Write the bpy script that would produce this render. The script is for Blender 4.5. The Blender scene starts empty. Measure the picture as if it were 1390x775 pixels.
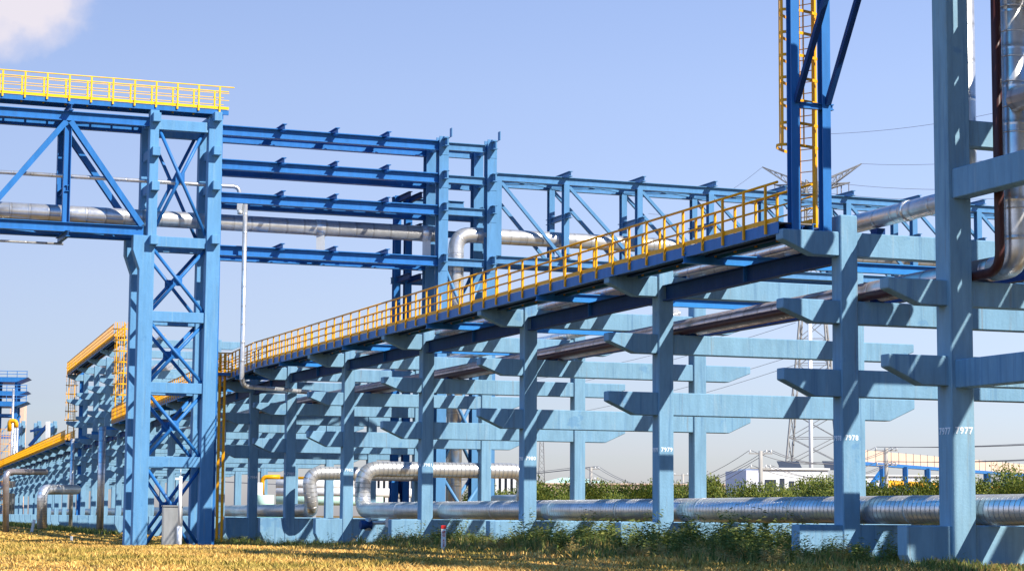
import bpy, math, random
from mathutils import Vector, Matrix
R = math.radians
rng = random.Random(7)
sc = bpy.context.scene
COL = sc.collection

# ------------------------------------------------------------------ camera
F = 2880.0; CX = 695.0; CY = 387.5
ROLL = R(0.38); EYE = 1.6
HC = 694 + 1005*math.tan(ROLL)                 # horizon row at the picture centre
TH = math.atan((HC-CY)/F)
fwd = Vector((0, math.cos(TH), math.sin(TH)))
r0 = Vector((1, 0, 0)); u0 = Vector((0, -math.sin(TH), math.cos(TH)))
rgt = r0*math.cos(ROLL) + u0*math.sin(ROLL)
upv = -r0*math.sin(ROLL) + u0*math.cos(ROLL)
CAM = Vector((0, 0, EYE))
cd = bpy.data.cameras.new("camera"); cam = bpy.data.objects.new("camera", cd); COL.objects.link(cam)
M = Matrix.Identity(4)
for i in range(3):
    M[i][0] = rgt[i]; M[i][1] = upv[i]; M[i][2] = -fwd[i]; M[i][3] = CAM[i]
cam.matrix_world = M
cd.sensor_width = 36; cd.lens = 36*F/1390.0; cd.clip_start = 0.5; cd.clip_end = 6000
sc.camera = cam

def ray(px, py):
    return fwd + rgt*((px-CX)/F) + upv*(-(py-CY)/F)
def at(px, py, dep):                            # point at optical depth dep
    return CAM + ray(px, py)*dep
def hor(px):
    return 694 + (px+310)*math.tan(ROLL)
def eyept(px, dep):
    return at(px, hor(px), dep)
def on_line(px, P, d):                          # distance along the ground line P + t d seen at column px
    a = ray(px, hor(px))
    # P + t d = CAM + k a  (x, y)
    det = d.x*(-a.y) - (-a.x)*d.y
    bx, by = CAM.x-P.x, CAM.y-P.y
    return (bx*(-a.y) - (-a.x)*by)/det
def on_plane(px, py, P, n):                     # ray and vertical plane
    a = ray(px, py)
    k = (P-CAM).dot(n)/a.dot(n)
    return CAM + a*k

vpA = ray(-400, 694-90*math.tan(ROLL)); hA = math.atan2(vpA.x, vpA.y)
vpA2 = ray(-152, hor(-152)); hA2 = math.atan2(vpA2.x, vpA2.y)
def axes(h):
    return Vector((math.sin(h), math.cos(h), 0)), Vector((math.cos(h), -math.sin(h), 0))
dA, rA = axes(hA); dA2, rA2 = axes(hA2)
PXM = 44.5                                      # pixels per metre at column 7979
Z8 = F/PXM*1300/1550.0
P8 = eyept(1150, Z8)
B0 = EYE + math.tan(ROLL)*1210/PXM                                 # height measured from the row-694 line
def gz(x, y):                                   # ground height
    t = min(1, max(0, (y-72)/30.0)); t = t*t*(3-2*t)
    return 0.46*(1-t) + 0.02*t

# ------------------------------------------------------------------ materials
MATS = {}
def newmat(name):
    m = bpy.data.materials.new(name); m.use_nodes = True
    nt = m.node_tree; b = nt.nodes["Principled BSDF"]
    return m, nt, b
def N(nt, t, **kw):
    n = nt.nodes.new(t)
    for k, v in kw.items():
        if k in n.inputs: n.inputs[k].default_value = v
        else: setattr(n, k, v)
    return n
def ramp(nt, fac, stops):
    r = nt.nodes.new("ShaderNodeValToRGB")
    e = r.color_ramp.elements
    while len(e) < len(stops): e.new(0.5)
    for i, (p, c) in enumerate(stops):
        e[i].position = p; e[i].color = (*c, 1) if len(c) == 3 else c
    nt.links.new(fac, r.inputs[0]); return r
def paint(name, base, rough=0.5, metal=0.0, var=0.18, scale=(1.2, 1.2, 0.25), stain=None, stain_amt=0.35, bump=0.0, bscale=30, spec=0.22, drips=None):
    m, nt, b = newmat(name)
    L = nt.links.new
    tc = N(nt, "ShaderNodeTexCoord"); geo = N(nt, "ShaderNodeNewGeometry")
    mp = N(nt, "ShaderNodeMapping"); mp.inputs["Scale"].default_value = scale
    L(geo.outputs["Position"], mp.inputs[0])
    n1 = N(nt, "ShaderNodeTexNoise", Scale=3.0, Detail=6.0, Roughness=0.65); L(mp.outputs[0], n1.inputs["Vector"])
    dk = tuple(c*(1-var) for c in base); lt = tuple(min(1, c*(1+var*0.7)+0.01*var) for c in base)
    rp = ramp(nt, n1.outputs["Fac"], [(0.3, dk), (0.7, lt)])
    out = rp.outputs[0]
    if stain:
        mp2 = N(nt, "ShaderNodeMapping"); mp2.inputs["Scale"].default_value = (3.5, 3.5, 0.35)
        L(geo.outputs["Position"], mp2.inputs[0])
        n2 = N(nt, "ShaderNodeTexNoise", Scale=2.0, Detail=8.0, Roughness=0.7); L(mp2.outputs[0], n2.inputs["Vector"])
        r2 = ramp(nt, n2.outputs["Fac"], [(0.56, (0, 0, 0)), (0.78, (stain_amt,)*3)])
        mx = N(nt, "ShaderNodeMix", data_type='RGBA'); L(r2.outputs[0], mx.inputs[0]); L(out, mx.inputs[6])
        mx.inputs[7].default_value = (*stain, 1); out = mx.outputs[2]
    if drips:
        for sc3, lo, hi, colr, amt in (((7, 7, 0.22), 0.55, 0.70, drips[0], 0.7), ((0.9, 0.9, 0.9), 0.63, 0.66, drips[1], 0.35), ((10, 10, 0.35), 0.60, 0.74, drips[2], 0.45)):
            mp3 = N(nt, "ShaderNodeMapping"); mp3.inputs["Scale"].default_value = sc3; mp3.inputs["Location"].default_value = (hi*31, lo*17, amt*9)
            L(geo.outputs["Position"], mp3.inputs[0])
            n4 = N(nt, "ShaderNodeTexNoise", Scale=1.0, Detail=7.0, Roughness=0.62); L(mp3.outputs[0], n4.inputs["Vector"])
            r4 = ramp(nt, n4.outputs["Fac"], [(lo, (0, 0, 0)), (hi, (amt,)*3)])
            mx4 = N(nt, "ShaderNodeMix", data_type='RGBA'); L(r4.outputs[0], mx4.inputs[0]); L(out, mx4.inputs[6]); mx4.inputs[7].default_value = (*colr, 1); out = mx4.outputs[2]
    L(out, b.inputs["Base Color"])
    b.inputs["Roughness"].default_value = rough; b.inputs["Metallic"].default_value = metal
    b.inputs["Specular IOR Level"].default_value = spec
    if bump:
        n3 = N(nt, "ShaderNodeTexNoise", Scale=bscale, Detail=4.0); L(geo.outputs["Position"], n3.inputs["Vector"])
        bp = N(nt, "ShaderNodeBump", Strength=bump, Distance=0.02); L(n3.outputs["Fac"], bp.inputs["Height"])
        L(bp.outputs[0], b.inputs["Normal"])
    MATS[name] = m; return m
CONC = paint("painted concrete light blue", (0.160, 0.310, 0.440), 0.65, var=0.16, stain=(0.28, 0.39, 0.46), stain_amt=0.6, bump=0.3, bscale=14, drips=((0.085, 0.19, 0.32), (0.05, 0.17, 0.36), (0.17, 0.13, 0.09)))
CONC_W = paint("painted concrete tower blue", (0.10, 0.27, 0.485), 0.6, var=0.12, stain=(0.2, 0.34, 0.48), stain_amt=0.35, bump=0.3, bscale=14, drips=((0.18, 0.34, 0.46), (0.05, 0.17, 0.36), (0.12, 0.14, 0.16)))
CONC_T = paint("painted concrete teal blue", (0.190, 0.335, 0.435), 0.65, var=0.16, stain=(0.22, 0.28, 0.29), stain_amt=0.5, bump=0.3, bscale=14, drips=((0.085, 0.19, 0.32), (0.05, 0.17, 0.36), (0.17, 0.13, 0.09)))
STEEL = paint("blue steel paint", (0.024, 0.155, 0.43), 0.4, var=0.16, stain=(0.10, 0.12, 0.18), stain_amt=0.35)
STEEL_B = paint("bright blue steel paint", (0.03, 0.20, 0.50), 0.4, var=0.12, stain=(0.10, 0.16, 0.25), stain_amt=0.3)
STEEL_L = paint("faded blue steel paint", (0.082, 0.225, 0.42), 0.42, var=0.15, stain=(0.12, 0.18, 0.24), stain_amt=0.4)
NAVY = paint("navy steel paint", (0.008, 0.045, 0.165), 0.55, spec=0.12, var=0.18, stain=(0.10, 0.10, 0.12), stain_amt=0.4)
YELLOW = paint("yellow rail paint", (0.78, 0.36, 0.006), 0.4, var=0.12, stain=(0.45, 0.20, 0.04), stain_amt=0.4)
LEMON = paint("lemon rail paint", (0.86, 0.50, 0.012), 0.4, var=0.1, stain=(0.5, 0.25, 0.05), stain_amt=0.3)
BROWN = paint("oxide red pipe", (0.055, 0.018, 0.016), 0.42, var=0.25, stain=(0.16, 0.08, 0.06), stain_amt=0.4)
WHITE = paint("white paint", (0.78, 0.78, 0.77), 0.5, var=0.06, stain=(0.5, 0.48, 0.44), stain_amt=0.3)
GREYM = paint("weathered steel cabinet", (0.42, 0.43, 0.42), 0.42, metal=0.55, var=0.18, stain=(0.25, 0.2, 0.15), stain_amt=0.35)
PYL = paint("dull lattice steel", (0.27, 0.27, 0.27), 0.6, metal=0.1, var=0.1)
GALV = paint("galvanised steel", (0.55, 0.57, 0.58), 0.45, metal=0.4, var=0.12)
RED = paint("red paint", (0.60, 0.03, 0.025), 0.45, var=0.1)
MARK = paint("stencil white", (0.72, 0.76, 0.80), 0.7, var=0.1)
GREENP = paint("green tank paint", (0.10, 0.42, 0.26), 0.5, var=0.1)
MINT = paint("pale mint paint", (0.50, 0.72, 0.60), 0.5, var=0.08)
BEIGE = paint("salmon beige sheet", (0.68, 0.50, 0.38), 0.6, var=0.12, stain=(0.4, 0.3, 0.22))
LAV = paint("pale render", (0.62, 0.62, 0.70), 0.6, var=0.08)
DARKW = paint("dark glass", (0.05, 0.06, 0.08), 0.15, var=0.1)
WOODP = paint("concrete pole", (0.36, 0.34, 0.31), 0.8, var=0.15)
WIRE = paint("dark cable", (0.16, 0.16, 0.18), 0.6, var=0.05)
BARK = paint("bark", (0.12, 0.085, 0.055), 0.9, var=0.3, bump=0.5)
KERB = paint("kerb stone", (0.36, 0.34, 0.31), 0.85, var=0.2, bump=0.3)

def cladding(name, ring, base=(0.82, 0.82, 0.81), rough=0.3, strength=0.5, dirt=0.25):
    m, nt, b = newmat(name); L = nt.links.new
    uv = N(nt, "ShaderNodeUVMap"); uv.uv_map = "UVMap"
    sx = N(nt, "ShaderNodeSeparateXYZ"); L(uv.outputs[0], sx.inputs[0])
    mul = N(nt, "ShaderNodeMath", operation='MULTIPLY'); L(sx.outputs[0], mul.inputs[0]); mul.inputs[1].default_value = 1.0/ring
    fr = N(nt, "ShaderNodeMath", operation='FRACT'); L(mul.outputs[0], fr.inputs[0])
    bead = ramp(nt, fr.outputs[0], [(0.0, (0, 0, 0)), (0.44, (0, 0, 0)), (0.5, (1, 1, 1)), (0.56, (0, 0, 0))])
    geo = N(nt, "ShaderNodeNewGeometry")
    n1 = N(nt, "ShaderNodeTexNoise", Scale=1.4, Detail=7.0, Roughness=0.7); L(geo.outputs["Position"], n1.inputs["Vector"])
    rp = ramp(nt, n1.outputs["Fac"], [(0.35, tuple(c*(1-dirt) for c in base)), (0.65, base)])
    fl = N(nt, "ShaderNodeMath", operation='FLOOR')
    m2 = N(nt, "ShaderNodeMath", operation='MULTIPLY'); L(sx.outputs[0], m2.inputs[0]); m2.inputs[1].default_value = 1.0/0.95
    L(m2.outputs[0], fl.inputs[0])
    wn = N(nt, "ShaderNodeTexWhiteNoise", noise_dimensions='1D'); L(fl.outputs[0], wn.inputs["W"])
    hs = ramp(nt, wn.outputs["Value"], [(0, (0.86, 0.86, 0.86)), (1, (1, 1, 1))])
    mx = N(nt, "ShaderNodeMix", data_type='RGBA', blend_type='MULTIPLY'); mx.inputs[0].default_value = 1
    L(rp.outputs[0], mx.inputs[6]); L(hs.outputs[0], mx.inputs[7])
    seam = ramp(nt, fr.outputs[0], [(0.0, (1, 1, 1)), (0.50, (1, 1, 1)), (0.57, (0.38, 0.36, 0.35)), (0.66, (1, 1, 1))])
    mx2 = N(nt, "ShaderNodeMix", data_type='RGBA', blend_type='MULTIPLY'); mx2.inputs[0].default_value = 0.85 if ring < 0.5 else 0.45
    L(mx.outputs[2], mx2.inputs[6]); L(seam.outputs[0], mx2.inputs[7])
    L(mx2.outputs[2], b.inputs["Base Color"])
    b.inputs["Metallic"].default_value = 0.72
    n2 = N(nt, "ShaderNodeTexNoise", Scale=5.0, Detail=5.0); L(geo.outputs["Position"], n2.inputs["Vector"])
    rr = N(nt, "ShaderNodeMapRange"); rr.inputs["To Min"].default_value = rough*0.75; rr.inputs["To Max"].default_value = rough*1.5
    L(n2.outputs["Fac"], rr.inputs["Value"]); L(rr.outputs[0], b.inputs["Roughness"])
    ad = N(nt, "ShaderNodeMath", operation='MULTIPLY_ADD'); L(n2.outputs["Fac"], ad.inputs[0]); ad.inputs[1].default_value = 0.25
    L(bead.outputs[0], ad.inputs[2])
    bp = N(nt, "ShaderNodeBump", Strength=strength, Distance=0.02); L(ad.outputs[0], bp.inputs["Height"])
    L(bp.outputs[0], b.inputs["Normal"])
    return m
CLAD_D = None
CLAD = cladding("aluminium cladding", 0.9)
CLAD_R = cladding("ribbed aluminium cladding", 0.21, rough=0.3, strength=1.0)
CLAD_D = cladding("shade tinted brown cladding", 0.9, base=(0.60, 0.52, 0.50), rough=0.3, dirt=0.3)  # silver pipe's shaded side and brown ground reflection put into the base colour

def leafmat(name, c1, c2, c3, trans=0.25):
    m, nt, b = newmat(name); L = nt.links.new
    geo = N(nt, "ShaderNodeNewGeometry")
    rp = ramp(nt, geo.outputs["Random Per Island"], [(0.0, c1), (0.5, c2), (1.0, c3)])
    L(rp.outputs[0], b.inputs["Base Color"]); b.inputs["Roughness"].default_value = 0.6
    b.inputs["Specular IOR Level"].default_value = 0.2
    tr = N(nt, "ShaderNodeBsdfTranslucent"); L(rp.outputs[0], tr.inputs[0])
    mx = N(nt, "ShaderNodeMixShader"); mx.inputs[0].default_value = trans
    L(b.outputs[0], mx.inputs[1]); L(tr.outputs[0], mx.inputs[2])
    L(mx.outputs[0], nt.nodes["Material Output"].inputs[0]); return m
LEAF = leafmat("hedge leaves", (0.045, 0.08, 0.014), (0.11, 0.145, 0.022), (0.24, 0.245, 0.04))
WEED = leafmat("weed leaves", (0.06, 0.10, 0.02), (0.14, 0.18, 0.04), (0.27, 0.27, 0.07))
DRYW = leafmat("dry weed", (0.34, 0.22, 0.07), (0.46, 0.33, 0.12), (0.28, 0.26, 0.08))

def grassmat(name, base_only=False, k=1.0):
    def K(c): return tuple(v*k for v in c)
    m, nt, b = newmat(name); L = nt.links.new
    geo = N(nt, "ShaderNodeNewGeometry")
    mp = N(nt, "ShaderNodeMapping"); mp.inputs["Scale"].default_value = (0.12, 0.07, 0.0); L(geo.outputs["Position"], mp.inputs[0])
    n1 = N(nt, "ShaderNodeTexNoise", Scale=2.2, Detail=6.0, Roughness=0.65); L(mp.outputs[0], n1.inputs["Vector"])
    patch = ramp(nt, n1.outputs["Fac"], [(0.42, (0, 0, 0)), (0.58, (1, 1, 1))])
    if base_only:
        n3 = N(nt, "ShaderNodeTexNoise", Scale=6.0, Detail=8.0, Roughness=0.75); L(geo.outputs["Position"], n3.inputs["Vector"])
        src = n3.outputs["Fac"]; sa, sb = 0.3, 0.7
    else:
        src = geo.outputs["Random Per Island"]; sa, sb = 0.0, 1.0
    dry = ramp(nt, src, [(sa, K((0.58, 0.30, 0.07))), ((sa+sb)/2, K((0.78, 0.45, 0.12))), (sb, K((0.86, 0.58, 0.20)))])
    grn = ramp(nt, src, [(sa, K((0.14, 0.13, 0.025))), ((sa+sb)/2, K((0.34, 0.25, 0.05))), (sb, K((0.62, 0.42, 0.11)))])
    mx = N(nt, "ShaderNodeMix", data_type='RGBA'); L(patch.outputs[0], mx.inputs[0]); L(grn.outputs[0], mx.inputs[6]); L(dry.outputs[0], mx.inputs[7])
    L(mx.outputs[2], b.inputs["Base Color"]); b.inputs["Roughness"].default_value = 0.8; b.inputs["Specular IOR Level"].default_value = 0.15
    if base_only:
        n2 = N(nt, "ShaderNodeTexNoise", Scale=9.0, Detail=6.0); L(geo.outputs["Position"], n2.inputs["Vector"])
        bp = N(nt, "ShaderNodeBump", Strength=0.8, Distance=0.08); L(n2.outputs["Fac"], bp.inputs["Height"]); L(bp.outputs[0], b.inputs["Normal"])
    return m
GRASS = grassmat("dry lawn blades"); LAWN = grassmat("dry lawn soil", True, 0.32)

# ------------------------------------------------------------------ mesh builder
class MB:
    def __init__(s): s.v = []; s.f = []; s.uv = {}
    def add(s, vs, fs):
        o = len(s.v); s.v += [tuple(x) for x in vs]; s.f += [tuple(i+o for i in f) for f in fs]; return s
    def box(s, x0, x1, y0, y1, z0, z1):
        return s.add([(x0,y0,z0),(x1,y0,z0),(x1,y1,z0),(x0,y1,z0),(x0,y0,z1),(x1,y0,z1),(x1,y1,z1),(x0,y1,z1)],
                     [(0,3,2,1),(4,5,6,7),(0,1,5,4),(1,2,6,5),(2,3,7,6),(3,0,4,7)])
    def sect(s, p0, p1, prof, up=(0,0,1)):      # extrude closed 2D profile (side, up) along p0->p1
        p0 = Vector(p0); p1 = Vector(p1); d = (p1-p0).normalized(); up = Vector(up)
        sd = d.cross(up)
        if sd.length < 1e-4: sd = d.cross(Vector((1,0,0)))
        sd.normalize(); uu = sd.cross(d).normalized()
        n = len(prof); vs = []
        for p in (p0, p1): vs += [p + sd*a + uu*b for a, b in prof]
        fs = [(i, (i+1) % n, n+(i+1) % n, n+i) for i in range(n)]
        fs += [tuple(range(n-1, -1, -1)), tuple(range(n, 2*n))]
        return s.add(vs, fs)
    def bar(s, p0, p1, w, h, up=(0,0,1)):
        return s.sect(p0, p1, [(-w/2,-h/2),(w/2,-h/2),(w/2,h/2),(-w/2,h/2)], up)
    def ibeam(s, p0, p1, h, w, tf=0.03, tw=0.02, up=(0,0,1)):
        a, b, c, t = w/2, h/2, h/2-tf, tw/2
        return s.sect(p0, p1, [(-a,-b),(a,-b),(a,-c),(t,-c),(t,c),(a,c),(a,b),(-a,b),(-a,c),(-t,c),(-t,-c),(-a,-c)], up)
    def channel(s, p0, p1, h, w, t=0.02, up=(0,0,1)):
        b = h/2
        return s.sect(p0, p1, [(0,-b),(w,-b),(w,-b+t),(t,-b+t),(t,b-t),(w,b-t),(w,b),(0,b)], up)
    def prism(s, outl, y0, y1):                 # x-z outline extruded in y
        n = len(outl)
        vs = [(x, y0, z) for x, z in outl] + [(x, y1, z) for x, z in outl]
        fs = [(i, (i+1) % n, n+(i+1) % n, n+i) for i in range(n)] + [tuple(range(n-1, -1, -1)), tuple(range(n, 2*n))]
        return s.add(vs, fs)
    def tube(s, pts, r, n=16, bend=0.0, seg=6, cap=True):
        pts = [Vector(p) for p in pts]
        path = [pts[0]]
        for i in range(1, len(pts)-1):
            a, b, c = pts[i-1], pts[i], pts[i+1]
            if bend > 0:
                d1 = (a-b).normalized(); d2 = (c-b).normalized()
                q = min(bend, (a-b).length*0.49, (c-b).length*0.49)
                A = b+d1*q; Cc = b+d2*q
                for k in range(seg+1):
                    t = k/seg; path.append(A*(1-t)**2 + b*2*t*(1-t)*0.98 + b*0.02*2*t*(1-t) + Cc*t*t)
            else: path.append(b)
        path.append(pts[-1])
        o = len(s.v); lens = [0]
        for i in range(1, len(path)): lens.append(lens[-1] + (path[i]-path[i-1]).length)
        prev = None
        for i, p in enumerate(path):
            d = (path[min(i+1, len(path)-1)] - path[max(i-1, 0)]).normalized()
            if prev is None:
                ref = Vector((0,0,1)) if abs(d.z) < 0.9 else Vector((1,0,0))
                x = d.cross(ref).normalized()
            else:
                x = (prev - d*prev.dot(d)).normalized()
            prev = x; y = d.cross(x)
            for k in range(n):
                a = 2*math.pi*k/n
                s.v.append(tuple(p + x*(r*math.cos(a)) + y*(r*math.sin(a))))
        for i in range(len(path)-1):
            for k in range(n):
                k2 = (k+1) % n
                f = (o+i*n+k, o+i*n+k2, o+(i+1)*n+k2, o+(i+1)*n+k)
                s.uv[len(s.f)] = [(lens[i], k/n), (lens[i], (k+1)/n), (lens[i+1], (k+1)/n), (lens[i+1], k/n)]
                s.f.append(f)
        if cap:
            s.f.append(tuple(o+k for k in range(n-1, -1, -1)))
            s.f.append(tuple(o+(len(path)-1)*n+k for k in range(n)))
        return s
    def build(s, name, mat, parent=None, bevel=0, smooth=False, loc=None):
        me = bpy.data.meshes.new(name); me.from_pydata(s.v, [], s.f)
        if s.uv:
            ul = me.uv_layers.new(name="UVMap")
            for p in me.polygons:
                q = s.uv.get(p.index)
                if q:
                    for li, c in zip(p.loop_indices, q): ul.data[li].uv = c
                    p.use_smooth = True
        elif smooth:
            for p in me.polygons: p.use_smooth = True
        me.validate(); me.update()
        ob = bpy.data.objects.new(name, me); COL.objects.link(ob)
        me.materials.append(mat)
        if parent: ob.parent = parent
        if loc: ob.location = loc
        if bevel:
            bv = ob.modifiers.new("bevel", 'BEVEL'); bv.width = bevel; bv.segments = 1; bv.limit_method = 'ANGLE'
        return ob
def empty(name, loc=(0,0,0), rz=0.0):
    o = bpy.data.objects.new(name, None); COL.objects.link(o); o.location = loc; o.rotation_euler = (0, 0, rz); o.empty_display_size = 0.3
    return o
def tag(o, label, cat, group=None):
    o["label"] = label; o["category"] = cat; o["kind"] = "thing"
    if group: o["group"] = group
    return o
def struct(o): o["kind"] = "structure"; return o
def stuff(o, label=None, cat=None):
    o["kind"] = "stuff"
    if label: o["label"] = label
    if cat: o["category"] = cat
    return o
def copy_tree(o, parent=None):
    c = o.copy(); COL.objects.link(c)
    if parent: c.parent = parent
    for ch in o.children: copy_tree(ch, c)
    return c
def number(txt, parent, loc, rot, size, mat=MARK):
    cu = bpy.data.curves.new("number_marking", 'FONT'); cu.body = txt; cu.size = size; cu.extrude = 0.003; cu.offset = size*0.02
    cu.align_x = 'CENTER'; cu.align_y = 'CENTER'; cu.resolution_u = 2; cu.space_character = 1.08
    t = bpy.data.objects.new("tmp", cu); COL.objects.link(t)
    dg = bpy.context.evaluated_depsgraph_get(); dg.update()
    me = bpy.data.meshes.new_from_object(t.evaluated_get(dg))
    bpy.data.objects.remove(t); me.materials.clear(); me.materials.append(mat)
    ob = bpy.data.objects.new("number_marking", me); COL.objects.link(ob)
    ob.parent = parent; ob.location = loc; ob.rotation_euler = rot
    return ob

# ------------------------------------------------------------------ rack A: frames
def tA(px): return on_line(px, P8, dA)
WB = None
P10 = P8 + dA*tA(716)
WB = on_line(947, P10, rA)                      # back column row
WR = WB + 2.1                                   # right cantilever end
WL = -1.9
print("spacing", [round(tA(p), 1) for p in (1300, 1150, 900, 716, 577, 470, 392, 342)], "WB", WB, "Z8", Z8)
LV = {1: (3.62, 2.92), 2: (5.40, 4.80), 3: (7.18, 6.55)}

def beam_outline(x0, x1, zt, zb, ch=0.9, tip=0.42):
    h = zt-zb
    return [(x0, zt), (x0, zt-h*tip), (x0+ch, zb), (x1-ch, zb), (x1, zt-h*tip), (x1, zt)]
def rack_frame(num=None, top=7.62, levels=(1, 2, 3), extra=(), cw=0.5, left=True, name="concrete_rack_frame", mat=CONC):
    root = empty(name)
    for x in (0.0, WB):
        c = MB().box(x-cw/2, x+cw/2, -cw/2, cw/2, -0.4, B0+(top if x == 0 or not num else min(top, 7.62) if top < 9 else top)).build("column", mat, root, bevel=0.025)
        if num and x == 0:
            zz = B0 + 1.87
            number(num, c, (0.012, -cw/2-0.004, zz), (R(90), 0, 0), 0.185 if cw < 0.55 else 0.225)
            number(num, c, (-cw/2-0.004, 0.0, zz-0.01), (R(90), 0, R(-90)), 0.185 if cw < 0.55 else 0.225)
    for l in levels:
        zt, zb = LV[l]
        MB().prism(beam_outline(WL if left else -0.1, WR, B0+zt, B0+zb), -0.19, 0.19).build("crossbeam", mat, root, bevel=0.02)
    for zt, zb, x0, x1 in extra:
        MB().prism([(x0, B0+zt), (x0, B0+zb), (x1, B0+zb), (x1, B0+zt)], -0.2, 0.2).build("crossbeam", mat, root, bevel=0.02)
    MB().prism([(WL+0.4, B0-0.33), (WL+0.4, B0-1.0), (WL+1.0, -0.4), (WR-0.9, -0.4), (WR-0.2, B0-0.9), (WR-0.2, B0-0.33)], -0.215, 0.215).build("ground_beam", mat, root, bevel=0.02)
    return root
def place(o, P, h):
    o.location = (P.x, P.y, 0); o.rotation_euler = (0, 0, -h); return o

FR = []                                        # (point, heading) for every frame
pxs = [(1150, "7978"), (900, "7979"), (716, "7980"), (577, "7981"), (470, "7982"), (392, "7983")]
for px, num in pxs:
    P = P8 + dA*tA(px)
    f = place(rack_frame(num), P, hA)
    tag(f, "light blue concrete frame whose front column is stencilled %s" % num, "rack frame", "concrete frames under the yellow walkway")
    FR.append((P, hA))
    if num == "7983": f.rotation_euler = (0, 0, -(hA+hA2)/2)
# nearest, taller frame and the ones going on out of the picture to the right
P77 = P8 + dA*tA(1300)
STEP = 11.6
near = [(P77, "7977")] + [(P77 - dA*STEP*k, None) for k in (1, 2)]
for i, (P, num) in enumerate(near):
    f = rack_frame(num, top=15.0, levels=(1, 2), extra=((9.25, 8.62, 0.2, WB+0.2), (14.9, 14.2, -2.0, WB+0.2)) if i == 0 else ((14.9, 14.2, -2.0, WB+0.2), (9.25, 8.62, 0.2, WB+0.2), (11.9, 11.2, -0.2, WB+0.2)), cw=0.62, mat=CONC_T if i == 0 else CONC)
    place(f, P, hA)
    if i == 0: tag(f, "tallest and nearest light blue concrete frame, its column stencilled 7977", "rack frame")
    else: tag(f, "tall concrete rack frame standing nearer to the viewer than column 7977", "rack frame", "tall frames beyond the right edge")
# bent far part
P5 = P8 + dA*tA(392)
P6 = P5 + dA2*on_line(342, P5, dA2)
farP = [P6]
sp = 11.9
nfar = 25
for k in range(1, nfar): farP.append(P6 + dA2*sp*k)
f0 = rack_frame("7984"); place(f0, P6, hA2)
tag(f0, "light blue concrete frame stencilled 7984 just right of the orange ladder", "rack frame", "concrete frames under the yellow walkway")
t93 = on_line(95, P6+rA2*WL, dA2); t160 = on_line(163, P6+rA2*WL, dA2)
kS, kE = 5, 9; t160 = sp*kS; t93 = sp*kE
print("far", t93/sp, t160/sp, kS, kE)
proto = rack_frame(None); tall = None; used = False
FARLEV = []
LV[4] = (9.3, 8.65); LV[5] = (11.6, 10.95); LV[6] = (14.15, 13.5)
tall = rack_frame(None, top=14.3, levels=(1, 2, 3, 4, 5, 6))
ut = False
for k, P in enumerate(farP[1:], 1):
    t = sp*k
    hi = kS <= k <= kE
    if hi:
        o = tall if not ut else copy_tree(tall); ut = True
        tag(o, "extra tall light blue frame carrying the raised yellow walkway left of the trestle tower", "rack frame", "tall frames under the raised walkway")
    else:
        o = proto if not used else copy_tree(proto); used = True
        if t < t160: tag(o, "light blue frame partly hidden behind the trestle tower, one of the row under the walkway", "rack frame", "frames behind the trestle tower")
        else: tag(o, "small far-off light blue frame in the dense row below the lower left walkway", "rack frame", "far frames at lower left")
    place(o, P, hA2); FARLEV.append((P, hi))

# ------------------------------------------------------------------ rack A: steel between frames
SEQ = [P77 - dA*STEP] + [P77] + [p for p, h in FR] + farP
HD = [hA]*(2+len(FR)) + [hA2]*len(farP)
NUMS = ["", "7977"] + [n for _, n in pxs] + ["7984"]
def bay_name(i):
    a = NUMS[i] if i < len(NUMS) else None; b = NUMS[i+1] if i+1 < len(NUMS) else None
    return a, b
ODL = (WL-0.02)
DW = 1.0
def loc_frame(P, Q):
    d = Vector((Q.x-P.x, Q.y-P.y, 0)); L = d.length; h = math.atan2(d.x, d.y); return h, L
def walkway(L, zd, npost, both=True, name="walkway_section", toe=0.125, pw=0.036):
    root = empty(name); z = B0+zd; x0 = ODL; x1 = ODL+DW
    MB().box(x0+0.02, x1-0.02, 0, L, z-0.045, z-0.01).build("deck_grating", GRATE, root)
    for x, sg in ((x0, 1), (x1, -1)):
        MB().channel((x, 0, z-0.15), (x, L, z-0.15), 0.30, 0.09*sg if False else 0.09).build("edge_channel", STEEL if sg < 0 else STEEL, root)
        tp = MB().box(x-0.012, x-0.004, 0, L, z+0.003, z+toe).build("toe_plate", YELLOW, root)
        rl = MB()
        MB().tube([(x-0.02, 0, z+1.02), (x-0.02, L, z+1.02)], 0.036, 8).build("handrail", YELLOW, root)
        for q in (0.40, 0.70):
            MB().tube([(x-0.02, 0, z+q), (x-0.02, L, z+q)], 0.023, 6).build("mid_rail", YELLOW, root)
        for i in range(npost):
            y = (i+0.5)*L/npost
            MB().box(x-0.032-pw, x-0.014, y-pw, y+pw, z-0.26, z+1.0).build("post", YELLOW, root)
    if L > 7:
        st = MB()
        for x in (x0+0.3, x1-0.3): st.ibeam((x, 0, z-0.17), (x, L, z-0.17), 0.2, 0.12)
        st.build("deck_stringer", NAVY, root)
    return root
GR_m, GR_nt, GR_b = newmat("deck grating")
GR_b.inputs["Base Color"].default_value = (0.16, 0.16, 0.16, 1); GR_b.inputs["Metallic"].default_value = 0.5; GR_b.inputs["Roughness"].default_value = 0.6
_n = GR_nt.nodes.new("ShaderNodeTexNoise"); _n.inputs["Scale"].default_value = 3.0
_r = ramp(GR_nt, _n.outputs["Fac"], [(0.35, (0.10, 0.09, 0.085)), (0.65, (0.24, 0.22, 0.21))]); GR_nt.links.new(_r.outputs[0], GR_b.inputs["Base Color"])
GRATE = GR_m

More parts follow.
